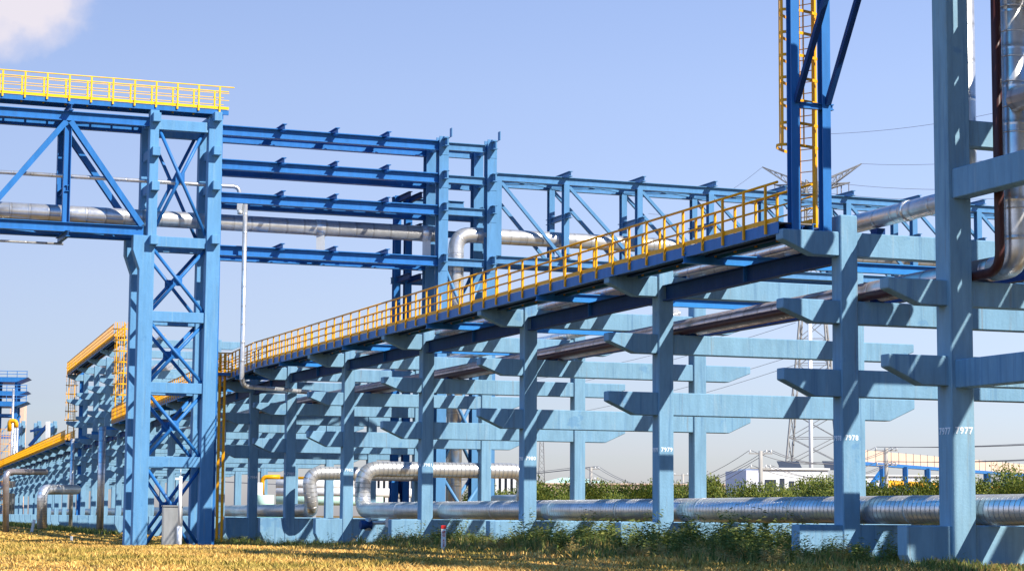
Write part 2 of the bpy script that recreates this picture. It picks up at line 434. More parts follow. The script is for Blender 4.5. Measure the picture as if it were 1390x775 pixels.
ZD = 7.38
i0 = 2                                         # SEQ index of 7978
wproto = {}
for i in range(i0, len(SEQ)-1):
    P, Q = SEQ[i], SEQ[i+1]; h, L = loc_frame(P, Q)
    tmid = None
    k = i - (2+len(FR))                        # index within the bent part
    raised = k >= 0 and (kS <= k < kE)
    gap = i == 2+len(FR)-1 + 99
    a, b = bay_name(i)
    np_ = 12 if k >= 1 else 9 if L > 8 else max(3, int(L/1.25))
    key = (round(L, 2), raised, k >= 1)
    if key not in wproto: wproto[key] = walkway(L, 14.35 if raised else ZD, np_, toe=0.14 if k >= 1 else 0.125, pw=0.04 if k >= 1 else 0.036); w = wproto[key]
    else: w = copy_tree(wproto[key])
    place(w, P, h)
    if a and b: tag(w, "yellow railed walkway stretch between columns %s and %s" % (a, b), "walkway", "walkway along the rack")
    elif raised: tag(w, "raised yellow railed walkway on the extra tall frames left of the trestle tower", "walkway", "raised walkway stretches")
    elif k >= 0 and sp*k < t160: tag(w, "yellow walkway stretch seen behind the braces of the trestle tower", "walkway", "walkway stretches behind the tower")
    else: tag(w, "far-off yellow walkway stretch sloping across the lower left", "walkway", "far walkway stretches at lower left")

def steel_tie(P, Q, x, z, hh, ww, mat, name="tie_beam", trim=0.26):
    h, L = loc_frame(P, Q)
    o = MB().ibeam((x, trim, z), (x, L-trim, z), hh, ww).build(name, mat)
    return place(o, P, h)
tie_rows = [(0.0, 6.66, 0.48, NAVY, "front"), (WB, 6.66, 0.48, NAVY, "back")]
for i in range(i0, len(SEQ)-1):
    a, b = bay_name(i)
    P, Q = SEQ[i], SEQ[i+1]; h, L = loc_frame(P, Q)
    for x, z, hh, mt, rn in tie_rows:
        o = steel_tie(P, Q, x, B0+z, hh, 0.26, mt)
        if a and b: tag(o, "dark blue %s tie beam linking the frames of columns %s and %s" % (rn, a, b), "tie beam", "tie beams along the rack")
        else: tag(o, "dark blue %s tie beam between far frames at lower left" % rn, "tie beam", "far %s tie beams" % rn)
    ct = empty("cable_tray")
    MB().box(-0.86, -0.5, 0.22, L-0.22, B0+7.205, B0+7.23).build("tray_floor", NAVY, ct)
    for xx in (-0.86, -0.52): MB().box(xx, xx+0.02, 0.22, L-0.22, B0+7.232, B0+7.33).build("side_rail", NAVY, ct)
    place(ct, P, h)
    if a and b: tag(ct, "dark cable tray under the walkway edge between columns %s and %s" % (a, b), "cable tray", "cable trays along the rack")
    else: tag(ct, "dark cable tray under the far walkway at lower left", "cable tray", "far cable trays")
    if L < 8: continue
    # mid-bay cross steel on the tie beams
    o = empty("cross_steel")
    MB().ibeam((WL-0.05, L/2, B0+7.055), (WR-0.9, L/2, B0+7.055), 0.29, 0.2).build("cross_beam", STEEL_B, o)
    for x in (0.0, WB):
        MB().box(x-0.13, x+0.13, L/2-0.11, L/2-0.085, B0+6.44, B0+6.88).build("stiffener", STEEL, o)
    place(o, P, h)
    if a and b: tag(o, "bright blue steel beam crossing mid-bay between columns %s and %s" % (a, b), "steel beam", "mid-bay steel beams")
    else: tag(o, "small blue steel beam crossing between far frames at lower left", "steel beam", "far mid-bay steel beams")

# heavy concrete ties between 7977 and the next frame towards the viewer
for P, Q, tx in ((SEQ[0], SEQ[1], "out of column 7977"), (SEQ[0]-dA*STEP, SEQ[0], None)):
    h, L = loc_frame(P, Q)
    for zt, zb, nm in ((8.02, 7.32, "upper"), (3.52, 2.86, "lower")):
        for xx, rn in ((0, "front"), (WB, "rear")):
            o = MB().box(xx-0.21, xx+0.21, 0.31, L-0.31, B0+zb, B0+zt).build("concrete_tie_beam", CONC, bevel=0.02); place(o, P, h)
            if tx: tag(o, "%s %s blue concrete beam running towards the viewer %s" % (nm, rn, tx), "beam", "concrete beams by column 7977")
            else: tag(o, "%s %s blue concrete beam outside the right edge" % (nm, rn), "beam", "concrete beams outside the picture")

# ------------------------------------------------------------------ rack A: pipes
def LA(u, w, z):                               # point in straight part, u along dA from 7978, w across, z above row-694 level
    p = P8 + dA*u + rA*w; return Vector((p.x, p.y, B0+z))
def LA2(u, w, z):
    p = P6 + dA2*u + rA2*w; return Vector((p.x, p.y, B0+z))
def px_u(px, w):                               # u so that line w is seen at px
    return on_line(px, P8+rA*w, dA)
uFar = px_u(342, 0.0)
wp = 0.85
def pipe(name, pts, r, mat, label, cat="pipe", bend=0.6, n=20, group=None, extras=None, seg=7):
    root = empty(name, pts[0])
    q = [Vector(p)-Vector(pts[0]) for p in pts]
    MB().tube(q, r, n, bend, seg).build("pipe_run", mat, root)
    if extras: extras(root, Vector(pts[0]))
    return tag(root, label, cat, group)
def bands(pts_list, r, mat, w=0.12):
    def f(root, o):
        for a, b in pts_list:
            a = Vector(a)-o; b = Vector(b)-o
            MB().tube([a, b], r, 18).build("joint_band", mat, root)
    return f
rP = 0.36; zP = -0.33+rP+0.02
u49 = px_u(492, wp); u42 = px_u(424, wp)
topz = (694-630)/33.0 + 0.02
uMain0 = -40
def bl(u0, u1, w, z, step, r):
    out = []
    u = u0
    while u < u1:
        out.append((LA(u, w, z), LA(u+0.14, w, z))); u += step
    return out
wl = on_line(712, P8+dA*u49, rA)
pipe("large_pipe", [LA(uMain0, wp, zP), LA(u49, wp, zP), LA(u49, wp, 1.95), LA(u49, wl, 1.95), LA(u49, wl, 0.5), LA(u49+4, wl, 0.5)], rP, CLAD_R,
     "large ribbed silver pipe lying low behind the numbered front columns, ending in an upward loop", bend=0.75, n=28,
     extras=bands(bl(-8, u49-3, wp, zP, STEP/2, rP+0.012), 0, CLAD) if False else bands(bl(-8, u49-3, wp, zP, 6.0, rP+0.012), rP+0.012, CLAD))
pipe("loop_pipe", [LA2(190, wp, zP-0.05), LA2(0.4, wp, zP), LA(u42, wp, zP), LA(u42, wp-0.25, 1.9), LA(u42, wp+6.5, 1.9)], 0.34, CLAD_R,
     "ribbed silver pipe left of column 7982 rising into a loop next to the large pipe", bend=0.7, n=24)
MB_s = None
# A2 level: dull insulated pipe with oxide red pipe
uN = px_u(1387, 0.95)
ip = pipe("insulated_pipe", [LA2(120, 0.95, 5.71), LA2(2, 0.95, 5.71), LA(uN+0.9, 0.95, 5.71)], 0.29, CLAD_D,
     "fat dull silver pipe on the middle tier turning straight up at the right edge", n=20, bend=0.7)
o_ = LA2(120, 0.95, 5.71)
MB().tube([LA(uN+0.9, 0.95, 5.71)-o_, LA(uN, 0.95, 5.71)-o_, LA(uN, 0.95, 16)-o_], 0.29, 22, 0.75).build("riser", CLAD, ip)
for z in (7, 7.6, 8.2, 8.8, 9.4, 10.0, 10.6, 11.2, 11.8, 12.4):
    MB().tube([LA(uN, 0.95, z)-o_, LA(uN, 0.95, z+0.04)-o_], 0.297, 20).build("joint_band", CLAD, ip)
uN2 = px_u(1364, 0.42)
pipe("oxide_red_pipe", [LA2(120, 0.42, 5.53), LA2(2, 0.42, 5.53), LA(uN2, 0.42, 5.53), LA(uN2, 0.42, 16)], 0.115, BROWN,
     "dark oxide red pipe beside the silver one, turning straight up at the right edge", bend=0.5, n=14)
uS = px_u(1320, 1.0)
pipe("upper_pipe", [LA(40, 1.0, 7.62), LA(uS, 1.0, 7.62), LA(uS, 1.0, 16)], 0.25, CLAD, "polished silver pipe from behind column 7978 bending upward behind column 7977", bend=0.65, n=22,
     extras=bands([(LA(-1.6, 1.0, 7.62), LA(-1.35, 1.0, 7.62))], 0.265, CLAD))
# pipe shoes under the two tiers
for (w, z, us, lb) in ((1.0, 7.28, (0, 12), "upper"), (0.95, 5.41, tuple(tA(p) for p, _ in pxs), "middle")):
    for u in us:
        o = MB().box(-0.12, 0.12, -0.17, 0.17, -0.02 if lb == "upper" else 0.0, 0.14).build("pipe_shoe", NAVY)
        p = LA(u, w, z-0.08); o.location = p; o.rotation_euler = (0, 0, -hA)
        tag(o, "small dark shoe carrying the silver pipe on the %s tier of the numbered frames" % lb, "pipe shoe", "%s pipe shoes" % lb)
# pipe bundle on the lower far tiers (hidden bulk that shades the lower rows)
for w, z, r, mt, lb in ((0.5, 7.30, 0.10, CLAD, "slim silver pipe nearest the columns on the top tier"), (1.58, 7.42, 0.22, CLAD, "silver pipe just behind the polished one on the top tier"), (2.2, 7.40, 0.2, CLAD, "third silver pipe counted from the columns on the top tier"), (3.1, 7.42, 0.2, CLAD, "slim silver pipe in the middle of the top tier"), (6.2, 7.38, 0.17, CLAD, "thin silver pipe near the rear of the top tier")):
    pipe("rack_pipe", [LA((0.8 if w < 1 else 2.7 if w < 2 else 3.8 if w < 2.5 else px_u(900, w)-1.2), w, z), LA(uFar, w, z), LA2(2, w, z), LA2(230, w, z)], r, mt, lb + " of the rack")

for w, z, u1, r, nm in ((0.85, 9.56, -6.6, 0.30, "first"), (1.55, 9.54, -6.9, 0.28, "second"), (2.3, 9.56, -4.3, 0.30, "third"), (3.0, 9.52, -4.3, 0.26, "fourth"), (3.75, 9.56, -4.3, 0.30, "fifth"), (4.4, 9.52, -4.3, 0.24, "sixth")):  # pipes outside the view, added to shade columns 7977 and 7978
    pipe("shading_pipe", [LA(-28, w, z), LA(u1, w, z)], r, CLAD, "%s added silver shading pipe from the front on the high tier right of column 7977" % nm, n=12)
for w, u1, nm in ((0.9, -6.4, "front"), (1.7, -6.4, "middle"), (2.6, -5.2, "rear")):  # unseen higher pipes, added to keep the top of column 7977 in shade
    pipe("shading_pipe", [LA(-28, w, 12.25), LA(u1, w, 12.25)], 0.32, CLAD, "%s added silver shading pipe on the topmost tier above the picture, right of column 7977" % nm, n=12)
for w, nm in ((-0.3, "front"), (0.6, "middle"), (1.5, "rear")):  # unseen pipes added to throw shade across the lawn
    pipe("shading_pipe", [LA(-40, w, 15.26), LA(-4.3, w, 15.26)], 0.34, CLAD, "%s added silver shading pipe beside the high walkway above the picture" % nm, n=12)
for w, z, r in ((0.6, 9.55, 0.25), (1.4, 9.55, 0.25), (2.3, 9.6, 0.3), (0.7, 11.9, 0.3), (1.6, 11.85, 0.25), (2.6, 11.9, 0.3), (1.0, 14.4, 0.25), (2.0, 14.4, 0.25)):  # mostly hidden pipes, added so the tall frames fall into shade
    tag(pipe("rack_pipe", [LA2(sp*kS-1, w, z), LA2(sp*kE+1, w, z)], r, CLAD, "x", n=10), "silver pipe added for shade on the upper tiers of the tall frames under the raised walkway", "pipe", "shading pipes added on the raised frames")
# ------------------------------------------------------------------ platform posts and ladder by column 7978
xl = on_line(1081, P8 - dA*0.02, rA); xr = on_line(1124, P8 - dA*0.02, rA)
ph = empty("walkway_tower"); place(ph, P8, hA)
zb_, zt_ = B0+7.19, B0+15.0
for x in (xl, xr):
    MB().ibeam((x, -0.02, zb_), (x, -0.02, zt_), 0.26, 0.24, up=(0, 1, 0)).build("post", STEEL, ph)
MB().ibeam((xl+0.12, -0.02, B0+10.45), (xr+0.25, -0.02, B0+10.45), 0.16, 0.14).build("cross_member", STEEL, ph)
MB().ibeam((xl+0.12, -0.02, B0+14.0), (xr-0.12, -0.02, B0+14.0), 0.2, 0.14).build("cross_member", STEEL, ph)
for x in (xl, xr):
    MB().bar((x+0.02, -0.16, B0+10.5), (x+0.02, -3.1, B0+14.9), 0.14, 0.14).build("knee_brace", NAVY, ph)
tag(ph, "pair of blue steel posts with slanting knee braces standing where the walkway ends", "steel posts")
upw = walkway(42.0, 15.2, 34, name="walkway_section"); place(upw, P8 - dA*42.0, hA)
tag(upw, "high walkway carried by the blue posts above the picture edge", "walkway")

def ladder(name, h, cage_z=None, hoop=0.36, deep=1.55, w=0.42, sw=0.03, sd=0.012, mat=YELLOW, dark=False, step=0.3, hoop_step=0.9, hoop_h=0.07):
    # local: ladder in x-z plane, climber side towards -y
    root = empty(name)
    for x in (-w/2, w/2): MB().box(x-sw, x+sw, -sd, sd, 0, h).build("stringer", mat, root)
    n = int(h/step)
    for i in range(1, n):
        MB().tube([(-w/2, 0, i*step), (w/2, 0, i*step)], 0.013, 6).build("rung", mat, root)
    if cage_z is not None:
        z = cage_z; zs = []
        while z <= h+0.01: zs.append(z); z += hoop_step
        K = 10
        def arc(zz, rr):
            return [(-rr*math.cos(math.pi*k/K)*1.0, -deep*rr*math.sin(math.pi*k/K)-0.0, zz) for k in range(K+1)]
        for j, zz in enumerate(zs):
            rr = hoop*(1.12 if j == 0 else 1.0)
            p = arc(zz, rr); mb = MB()
            for a, b in zip(p[:-1], p[1:]): mb.bar(a, b, 0.02, hoop_h)
            mb.build("cage_hoop", mat, root)
        p = arc(0, hoop)
        for k in (2, 4, 5, 6, 8):
            MB().box(p[k][0]-0.02, p[k][0]+0.02, p[k][1]-0.006, p[k][1]+0.006, cage_z, h).build("cage_strap", mat, root)
    return root
la = ladder("caged_ladder", 8.0, 2.05, hoop=0.42, deep=2.75, w=0.5, hoop_step=0.6, hoop_h=0.075, sw=0.05, sd=0.05)
px_l = P8 + dA*0.95 + rA*on_line(1099, P8 + dA*0.95, rA)
la.location = (px_l.x, px_l.y, B0+7.39)
la.rotation_euler = (0, 0, -hA + R(-60))
tag(la, "orange caged ladder rising between the two blue posts at the walkway end", "ladder")
# ladder at the far end by the trestle tower
uE = px_u(297, WL)
pe = SEQ[2+len(FR)]
tl = on_line(298, P6+rA2*(WL-0.45), dA2)
lp = P6 + rA2*(WL-0.45) + dA2*tl
lb_ = ladder("orange_ladder", 10.2, None, w=0.26, sw=0.06, sd=0.09); lb_.location = (lp.x, lp.y, -0.05); lb_.rotation_euler = (0, 0, -hA2+R(-20))
tag(lb_, "tall orange ladder from the grass up to the walkway right of the trestle tower", "ladder")
gp = empty("ladder_landing"); gp.location = (lp.x, lp.y, 0); gp.rotation_euler = (0, 0, -hA2)
MB().box(-0.35, 0.5, -0.5, 0.9, B0+ZD-0.2, B0+ZD-0.04).build("landing_plate", STEEL, gp)
g2 = MB()
for (x, y) in ((-0.33, -0.45), (-0.33, 0.85), (0.45, -0.45)): g2.box(x-0.035, x+0.035, y-0.035, y+0.035, B0+ZD-0.1, B0+ZD+1.05)
for q in (0.15, 0.55, 1.0): g2.tube([(-0.33, -0.45, B0+ZD+q), (-0.33, 0.85, B0+ZD+q)], 0.035, 6).tube([(-0.33, -0.45, B0+ZD+q), (0.45, -0.45, B0+ZD+q)], 0.035, 6)
g2.build("guard_rail", YELLOW, gp)
tag(gp, "small yellow railed landing at the head of the orange ladder", "platform")
# raised walkway end ladders
for pxx, lbx, cg in ((152, "yellow caged ladder at the near end of the raised walkway", 2.1), (99, "yellow caged ladder at the far end of the raised walkway", 2.1)):
    p = P6 + rA2*(WL+0.5) + dA2*(sp*kS-0.25 if pxx > 120 else sp*kE+0.25)
    l2 = ladder("caged_ladder", 8.1, cg, hoop=0.62, w=0.6, sw=0.05, sd=0.04, hoop_h=0.1); l2.location = (p.x, p.y, B0+ZD); l2.rotation_euler = (0, 0, -hA2 + (0 if pxx > 120 else R(180)))
    tag(l2, lbx, "ladder")
    b2 = empty("blue_post"); b2.location = (p.x, p.y, 0); b2.rotation_euler = (0, 0, -hA2)
    MB().ibeam((1.0, 0.0, -0.2), (1.0, 0.0, B0+14.4), 0.4, 0.4, up=(0, 1, 0)).build("post_shaft", STEEL, b2)
    MB().box(0.6, 1.4, -0.4, 0.4, -0.3, 0.35).build("footing", CONC, b2)
    tag(b2, "bright blue steel post beside the %s" % lbx.replace("yellow ", ""), "steel post")

# ------------------------------------------------------------------ bridge B (crosses above)
ZB = F/28.5
PBo = eyept(190, ZB)
dB = dA; rB = rA; hB = hA
nB = dB
def sB(px, off=0.0): return on_line(px, PBo+dB*off, rB)
def zB(px, py, off=0.0): return on_plane(px, py, PBo+dB*off, nB).z
sL, sR = sB(189), sB(277.5)
s1, s2 = sB(595.5), sB(662)
DB = 2.05
print("B s", sL, sR, s1, s2, "tower2 depth", (PBo+rB*s1-CAM).dot(fwd), "A right edge near", [(P8+dA*tA(p)+rA*WR-CAM).dot(fwd) for p in (577, 470)])
ztopB = zB(295, 157)
lev = [zB(300, 177), zB(300, 223), zB(300, 268), zB(300, 340)]
print("levels", lev, ztopB)
rt = empty("trestle_tower"); place(rt, PBo, hB)
zh = zB(190, 320); zh2 = zB(190, 362)
for nm, s, wlo, wup, hl in (("l", sL, 0.70, 0.46, 1), ("r", sR, 0.62, 0.56, 0)):
    for y in (0.0, DB):
        mb = MB()
        xr_ = s + wlo/2
        xlft = xr_-wlo; xu = xr_-wup+0.12*hl
        if hl:
            o = [(xlft, -0.4), (xr_, -0.4), (xr_+0.02, zh-0.4), (xr_+0.10, zh), (xr_+0.10, ztopB), (xu, ztopB), (xu, zh), (xlft-0.32, zh), (xlft-0.32, zh-0.75), (xlft, zh2-0.15)]
        else:
            o = [(xlft, -0.4), (xr_, -0.4), (xr_+0.12, zh), (xr_+0.12, ztopB-0.2), (xu, ztopB-0.2), (xu, zh)]
        mb.prism(o, y-0.26, y+0.26).build("column", CONC_W, rt, bevel=0.02)
zbl = [zB(245, 330), zB(245, 431), zB(245, 527), zB(245, 627)]
for y in (0.0, DB):
    for z in zbl + [zB(245, 172)]:
        MB().box(sL+0.2, sR-0.1, y-0.19, y+0.19, z-0.25, z+0.25).build("crossbeam", CONC_W, rt, bevel=0.015)
    spans = [(zB(245, 166), zB(245, 318)), (zbl[0]-0.3, zbl[1]+0.25), (zbl[1]-0.3, zbl[2]+0.25), (zbl[2]-0.3, zbl[3]+0.25), (zbl[3]-0.3, 0.1)]
    for za, zb2 in spans:
        MB().tube([(sL+0.3, y, za), (sR-0.25, y, zb2)], 0.085, 10).build("brace", STEEL, rt)
        MB().tube([(sL+0.3, y+0.12, zb2), (sR-0.25, y+0.12, za)], 0.085, 10).build("brace", STEEL, rt)
        zc = (za+zb2)/2; xc = (sL+sR)/2+0.02
        MB().box(xc-0.22, xc+0.22, y+0.05, y+0.07, zc-0.25, zc+0.25).build("gusset_plate", STEEL, rt)
for s, dx in ((sL, 0.25), (sR, 0.1)):
    for py in (161, 207, 254, 327):
        z = zB(s*0+ (200 if s == sL else 292), py)
        MB().box(s+dx-0.16, s+dx+0.22, -0.62, DB+0.5, z-0.22, z+0.22).build("corbel", CONC_W, rt, bevel=0.015)
MB().ibeam((sR+0.40, 0.05, -0.2), (sR+0.40, 0.05, ztopB-0.5), 0.3, 0.16, up=(0, 1, 0)).build("steel_post", STEEL, rt)
tag(rt, "tall light blue braced trestle tower standing in the grass at left", "tower")

# left truss
def tr_root(name, label, cat):
    o = empty(name); place(o, PBo, hB); return tag(o, label, cat)
lt = tr_root("truss_bridge", "blue steel truss span reaching out of the left edge from the trestle tower", "truss bridge")
zt0 = zB(120, 160); zb0 = zB(120, 310)
sv = sB(77); pan = sL - sv + 0.1
xs = [sL-0.15, sv, sv-pan, sv-2*pan, sv-3*pan]
for y in (0.0, DB):
    MB().ibeam((xs[-1], y, zt0), (xs[0]+0.3, y, zt0), 0.46, 0.3).build("top_chord", STEEL, lt)
    MB().ibeam((xs[-1], y, zb0), (xs[0], y, zb0), 0.46, 0.3).build("bottom_chord", STEEL, lt)
    for i, x in enumerate(xs[1:]):
        MB().ibeam((x, y, zb0+0.24), (x, y, zt0-0.24), 0.34, 0.3, up=(1, 0, 0)).build("vertical", STEEL, lt)
    for i, (a, b) in enumerate(zip(xs[:-1], xs[1:])):
        if i % 2 == 0: MB().ibeam((b+0.1, y, zt0-0.26), (a-0.1, y, zb0+0.26), 0.36, 0.26, up=(0, 1, 0)).build("diagonal", STEEL, lt)
        else: MB().ibeam((a-0.1, y, zt0-0.26), (b+0.1, y, zb0+0.26), 0.36, 0.26, up=(0, 1, 0)).build("diagonal", STEEL, lt)
for x in xs[1:]:
    for z in (zt0+0.36, zb0-0.36):
        MB().ibeam((x+0.05, -0.62, z), (x+0.05, DB+0.6, z), 0.3, 0.2).build("cross_beam", STEEL, lt)
    MB().ibeam((x+0.03, -0.1, zB(77, 255)), (x+0.03, DB+0.3, zB(77, 255)), 0.3, 0.2).build("cross_beam", STEEL, lt)
for a, b in zip(xs[:-1], xs[1:]):
    MB().bar((a, 0.1, zt0), (b, DB-0.1, zt0), 0.1, 0.1).build("lateral_brace", STEEL, lt)
    MB().bar((b, 0.1, zb0-0.1), (a, DB-0.1, zb0-0.1), 0.1, 0.1).build("lateral_brace", STEEL, lt)

# top walkway on B
tw = tr_root("bridge_walkway", "bright yellow railed walkway along the top of the truss at upper left", "walkway")
zw = zB(150, 139+4); x1w = sB(298); x0w = xs[-1]
zdk = zB(295, 149)
MB().box(x0w, x1w, -0.05, 1.05, zdk-0.04, zdk).build("deck_grating", GRATE, tw)
for y in (-0.08, 1.08):
    MB().box(x0w, x1w, y-0.05, y+0.05, zdk-0.26, zdk-0.045).build("edge_beam", STEEL, tw)
    MB().box(x0w, x1w, y-0.075, y-0.06, zdk, zdk+0.13).build("toe_plate", LEMON, tw)
    MB().tube([(x0w, y-0.06, zdk+1.12), (x1w+0.25, y-0.06, zdk+1.12)], 0.028, 8).build("handrail", LEMON, tw)
    for q in (0.45, 0.80): MB().tube([(x0w, y-0.06, zdk+q), (x1w, y-0.06, zdk+q)], 0.018, 6).build("mid_rail", LEMON, tw)
    x = x1w-0.4
    stp = (sB(285)-sB(107))/6.0
    x = sB(285)
    while x > x0w:
        MB().box(x-0.04, x+0.04, y-0.125, y-0.075, zdk-0.15, zdk+1.1).build("post", LEMON, tw); x -= stp

# four-level beam section between the towers
bs = tr_root("beam_span", "four stacked levels of paired blue steel beams between the two towers", "beam span")
for z in lev:
    for y in (0.0, DB):
        MB().ibeam((sR+0.35, y, z), (s1-0.2, y, z), 0.50, 0.40, tf=0.045).build("level_beam", STEEL, bs)
    for px in (372, 445, 516):
        x = sB(px)
        MB().ibeam((x, -0.75, z+0.26), (x, DB+0.6, z+0.26), 0.32, 0.22).build("cross_beam", STEEL, bs)
    e = [sR+0.4, sB(372), sB(445), sB(516), s1-0.2]
    for a, b in zip(e[:-1], e[1:]):
        m_ = (a+b)/2
        MB().bar((a, DB-0.1, z+0.1), (m_, 0.1, z+0.1), 0.09, 0.09).build("lateral_brace", STEEL, bs)
        MB().bar((m_, 0.1, z+0.1), (b, DB-0.1, z+0.1), 0.09, 0.09).build("lateral_brace", STEEL, bs)

# tower 2
t2 = tr_root("steel_tower", "tall four column steel tower of faded blue rising behind the walkway", "tower")
zt2 = zB(595, 186)
Y2 = (0.0, DB, DB+2.6) if False else (0.0, DB)
for s in (s1, s2):
    for y in Y2:
        MB().ibeam((s, y, -0.2), (s, y, zt2), 0.55, 0.50, tf=0.05, up=(1, 0, 0) if False else (0, 1, 0)).build("column", STEEL_L, t2)
    for z in lev:
        MB().ibeam((s+0.02, -0.75, z+0.12), (s+0.02, DB+0.7, z+0.12), 0.42, 0.25).build("cross_beam", STEEL_L, t2)
        MB().box(s-0.25, s+0.25, -0.29, -0.265, z-0.5, z+0.35).build("splice_plate", STEEL_L, t2)
    MB().box(s+0.18, s+0.22, -0.9, -0.6, zt2-0.1, zt2+0.35).build("lug", STEEL_L, t2)
for y in Y2:
    for z in lev:
        MB().ibeam((s1+0.3, y, z), (s2-0.3, y, z), 0.40, 0.25).build("beam", STEEL_L, t2)
    for (z1, z2_) in ((lev[3]-0.3, 9.2), (8.6, 4.3), (3.5, 0.2)):
        MB().tube([(s1+0.2, y, z1), (s2-0.2, y, z2_)], 0.09, 8).build("brace", STEEL_L, t2)
        MB().tube([(s2-0.2, y+0.1, z1), (s1+0.2, y+0.1, z2_)], 0.09, 8).build("brace", STEEL_L, t2)
    MB().ibeam((s1+0.3, y, 3.9), (s2-0.3, y, 3.9), 0.35, 0.22).build("beam", STEEL_L, t2)
# second row of columns carrying a short side bay behind tower 2
s3 = sB(534, DB+2.6)
t3 = tr_root("side_tower", "dark steel column bay standing just behind and left of the steel tower", "tower")
for s in (s3, s1-0.3):
    MB().ibeam((s, DB+2.6, -0.2), (s, DB+2.6, lev[1]-0.3), 0.38, 0.36, up=(0, 1, 0)).build("column", STEEL, t3)
for z in lev[1:]:
    MB().ibeam((s3-0.3, DB+2.6, z-0.55), (s2+0.2, DB+2.6, z-0.55), 0.34, 0.22).build("beam", STEEL_L, t3)
    for s in (s3, s1-0.3):
        MB().ibeam((s, DB+0.3, z-0.52), (s, DB+2.4, z-0.52), 0.3, 0.2).build("cross_beam", NAVY, t3)
MB().tube([(s3, DB+2.6, 5.2), (s1-0.3, DB+2.6, 1.2)], 0.08, 8).build("brace", NAVY, t3)
MB().tube([(s1-0.3, DB+2.7, 5.2), (s3, DB+2.7, 1.2)], 0.08, 8).build("brace", NAVY, t3)

# right truss
rtb = tr_root("truss_bridge", "long faded blue truss span running right from the steel tower behind the walkway", "truss bridge")
zt1 = zB(700, 242); zb1 = zB(700, 354)
pp = sB(867)-sB(766)
vx = [s2+0.42] + [sB(766)+pp*k for k in range(0, 10)]
xe = vx[-1]
for y in (0.0, DB):
    MB().ibeam((vx[0]-0.1, y, zt1), (xe, y, zt1), 0.40, 0.28).build("top_chord", STEEL_L, rtb)
    MB().ibeam((vx[0]-0.1, y, zb1), (xe, y, zb1), 0.40, 0.28).build("bottom_chord", STEEL_L, rtb)
    for x in vx:
        MB().ibeam((x, y, zb1+0.2), (x, y, zt1-0.2), 0.36, 0.30, up=(0, 1, 0)).build("vertical", STEEL_L, rtb)
    for a, b in zip(vx[:-1], vx[1:]):
        MB().bar((a+0.15, y, zt1-0.25), (b-0.15, y, zb1+0.25), 0.16, 0.16).build("diagonal", STEEL_L, rtb)
for x in vx[1:]:
    MB().ibeam((x, -0.75, zt1+0.3), (x, DB+0.5, zt1+0.3), 0.28, 0.2).build("cross_beam", STEEL_L, rtb)
    MB().ibeam((x, -0.75, (zt1+zb1)/2+0.3), (x, DB+0.5, (zt1+zb1)/2+0.3), 0.28, 0.2).build("cross_beam", STEEL_L, rtb)
    MB().ibeam((x, -0.6, zb1+0.3), (x, DB+0.5, zb1+0.3), 0.28, 0.2).build("cross_beam", STEEL_L, rtb)
for i, (a, b) in enumerate(zip(vx[:-1], vx[1:])):
    MB().bar((a, 0.1, zt1-0.05), (b, DB-0.1, zt1-0.05), 0.12, 0.1).build("lateral_brace", STEEL_L, rtb)
    MB().bar((a, DB-0.1, zt1-0.1), (b, 0.1, zt1-0.1), 0.12, 0.1).build("lateral_brace", STEEL_L, rtb)
# end tower of the right truss (behind the numbered frames at right)
def LB(s, y, z):
    p = PBo + rB*s + dB*y; return Vector((p.x, p.y, z))
yP = 1.0
zp0 = zB(150, 293.5, yP)
rb = 0.40
sdn = sB(612, yP)
def legs(px_list):
    def f(root, o):
        for px in px_list:
            s = sB(px, yP); a = LB(s, yP, zp0-rb) - o
            MB().box(a.x-0.2, a.x+0.2, a.y-0.15, a.y+0.15, lev[3]+0.2-o.z, a.z+0.03).build("pipe_leg", GALV, root)
            MB().tube([LB(s-0.3, yP, zp0)-o, LB(s+0.3, yP, zp0)-o], rb+0.015, 18).build("saddle", CLAD, root)
    return f
pipe("bridge_pipe", [LB(xs[-1], yP, zp0), LB(s1+0.1, yP, zp0)], rb, CLAD, "long polished silver pipe lying along the bridge left of the steel tower", n=24, extras=legs((429, 575)))
pipe("bridge_pipe", [LB(sdn, yP-0.4, 0.0), LB(sdn, yP-0.4, zp0), LB(xe, yP-0.4, zp0)], rb, CLAD, "silver pipe bending down inside the steel tower from the right truss", n=24, bend=0.8)
zp1 = zB(150, 243, 0.4)
sbe = sB(316, 0.4)
pipe("small_pipe", [LB(xs[-1], 0.4, zp1), LB(sbe, 0.4, zp1), LB(sbe, 0.4, zp1-1.2)], 0.10, CLAD, "thin silver pipe threading the truss and bending down right of the trestle tower", bend=0.35, n=12)
zp2 = zB(40, 329, 1.4)
pipe("small_pipe", [LB(xs[-1], 1.4, zp2), LB(sB(75, 1.4), 1.4, zp2)], 0.06, CLAD, "thin pipe under the truss at far left", n=10)
# tall thin riser in front of the walkway
e0 = LB(sB(324.5, -0.5), -0.5, 0); zr0 = zB(325, 277, -0.5); zr1 = zB(325, 524, -0.5)
dep1 = (P8+dA*tA(392)-CAM).dot(fwd)+3.0
pe1 = at(452, 525, dep1)
pe1 = Vector((pe1.x, pe1.y, zr1))
pipe("riser_pipe", [Vector((e0.x, e0.y, zr0)), Vector((e0.x, e0.y, zr1)), pe1, pe1+Vector((0.25, 0, -0.9))], 0.115, CLAD, "tall thin silver riser dropping from the bridge beams and turning right below the walkway", bend=0.5, n=12)
vb = empty("valve_box", (e0.x-0.25, e0.y, zr0)); MB().box(-0.14, 0.12, -0.12, 0.12, -0.3, 0.02).build("valve_body", GALV, vb); MB().tube([(0, 0, -0.5), (0, 0, -0.3)], 0.13, 10).build("flange", GALV, vb)
tag(vb, "small grey valve bracket at the head of the tall thin riser", "valve")
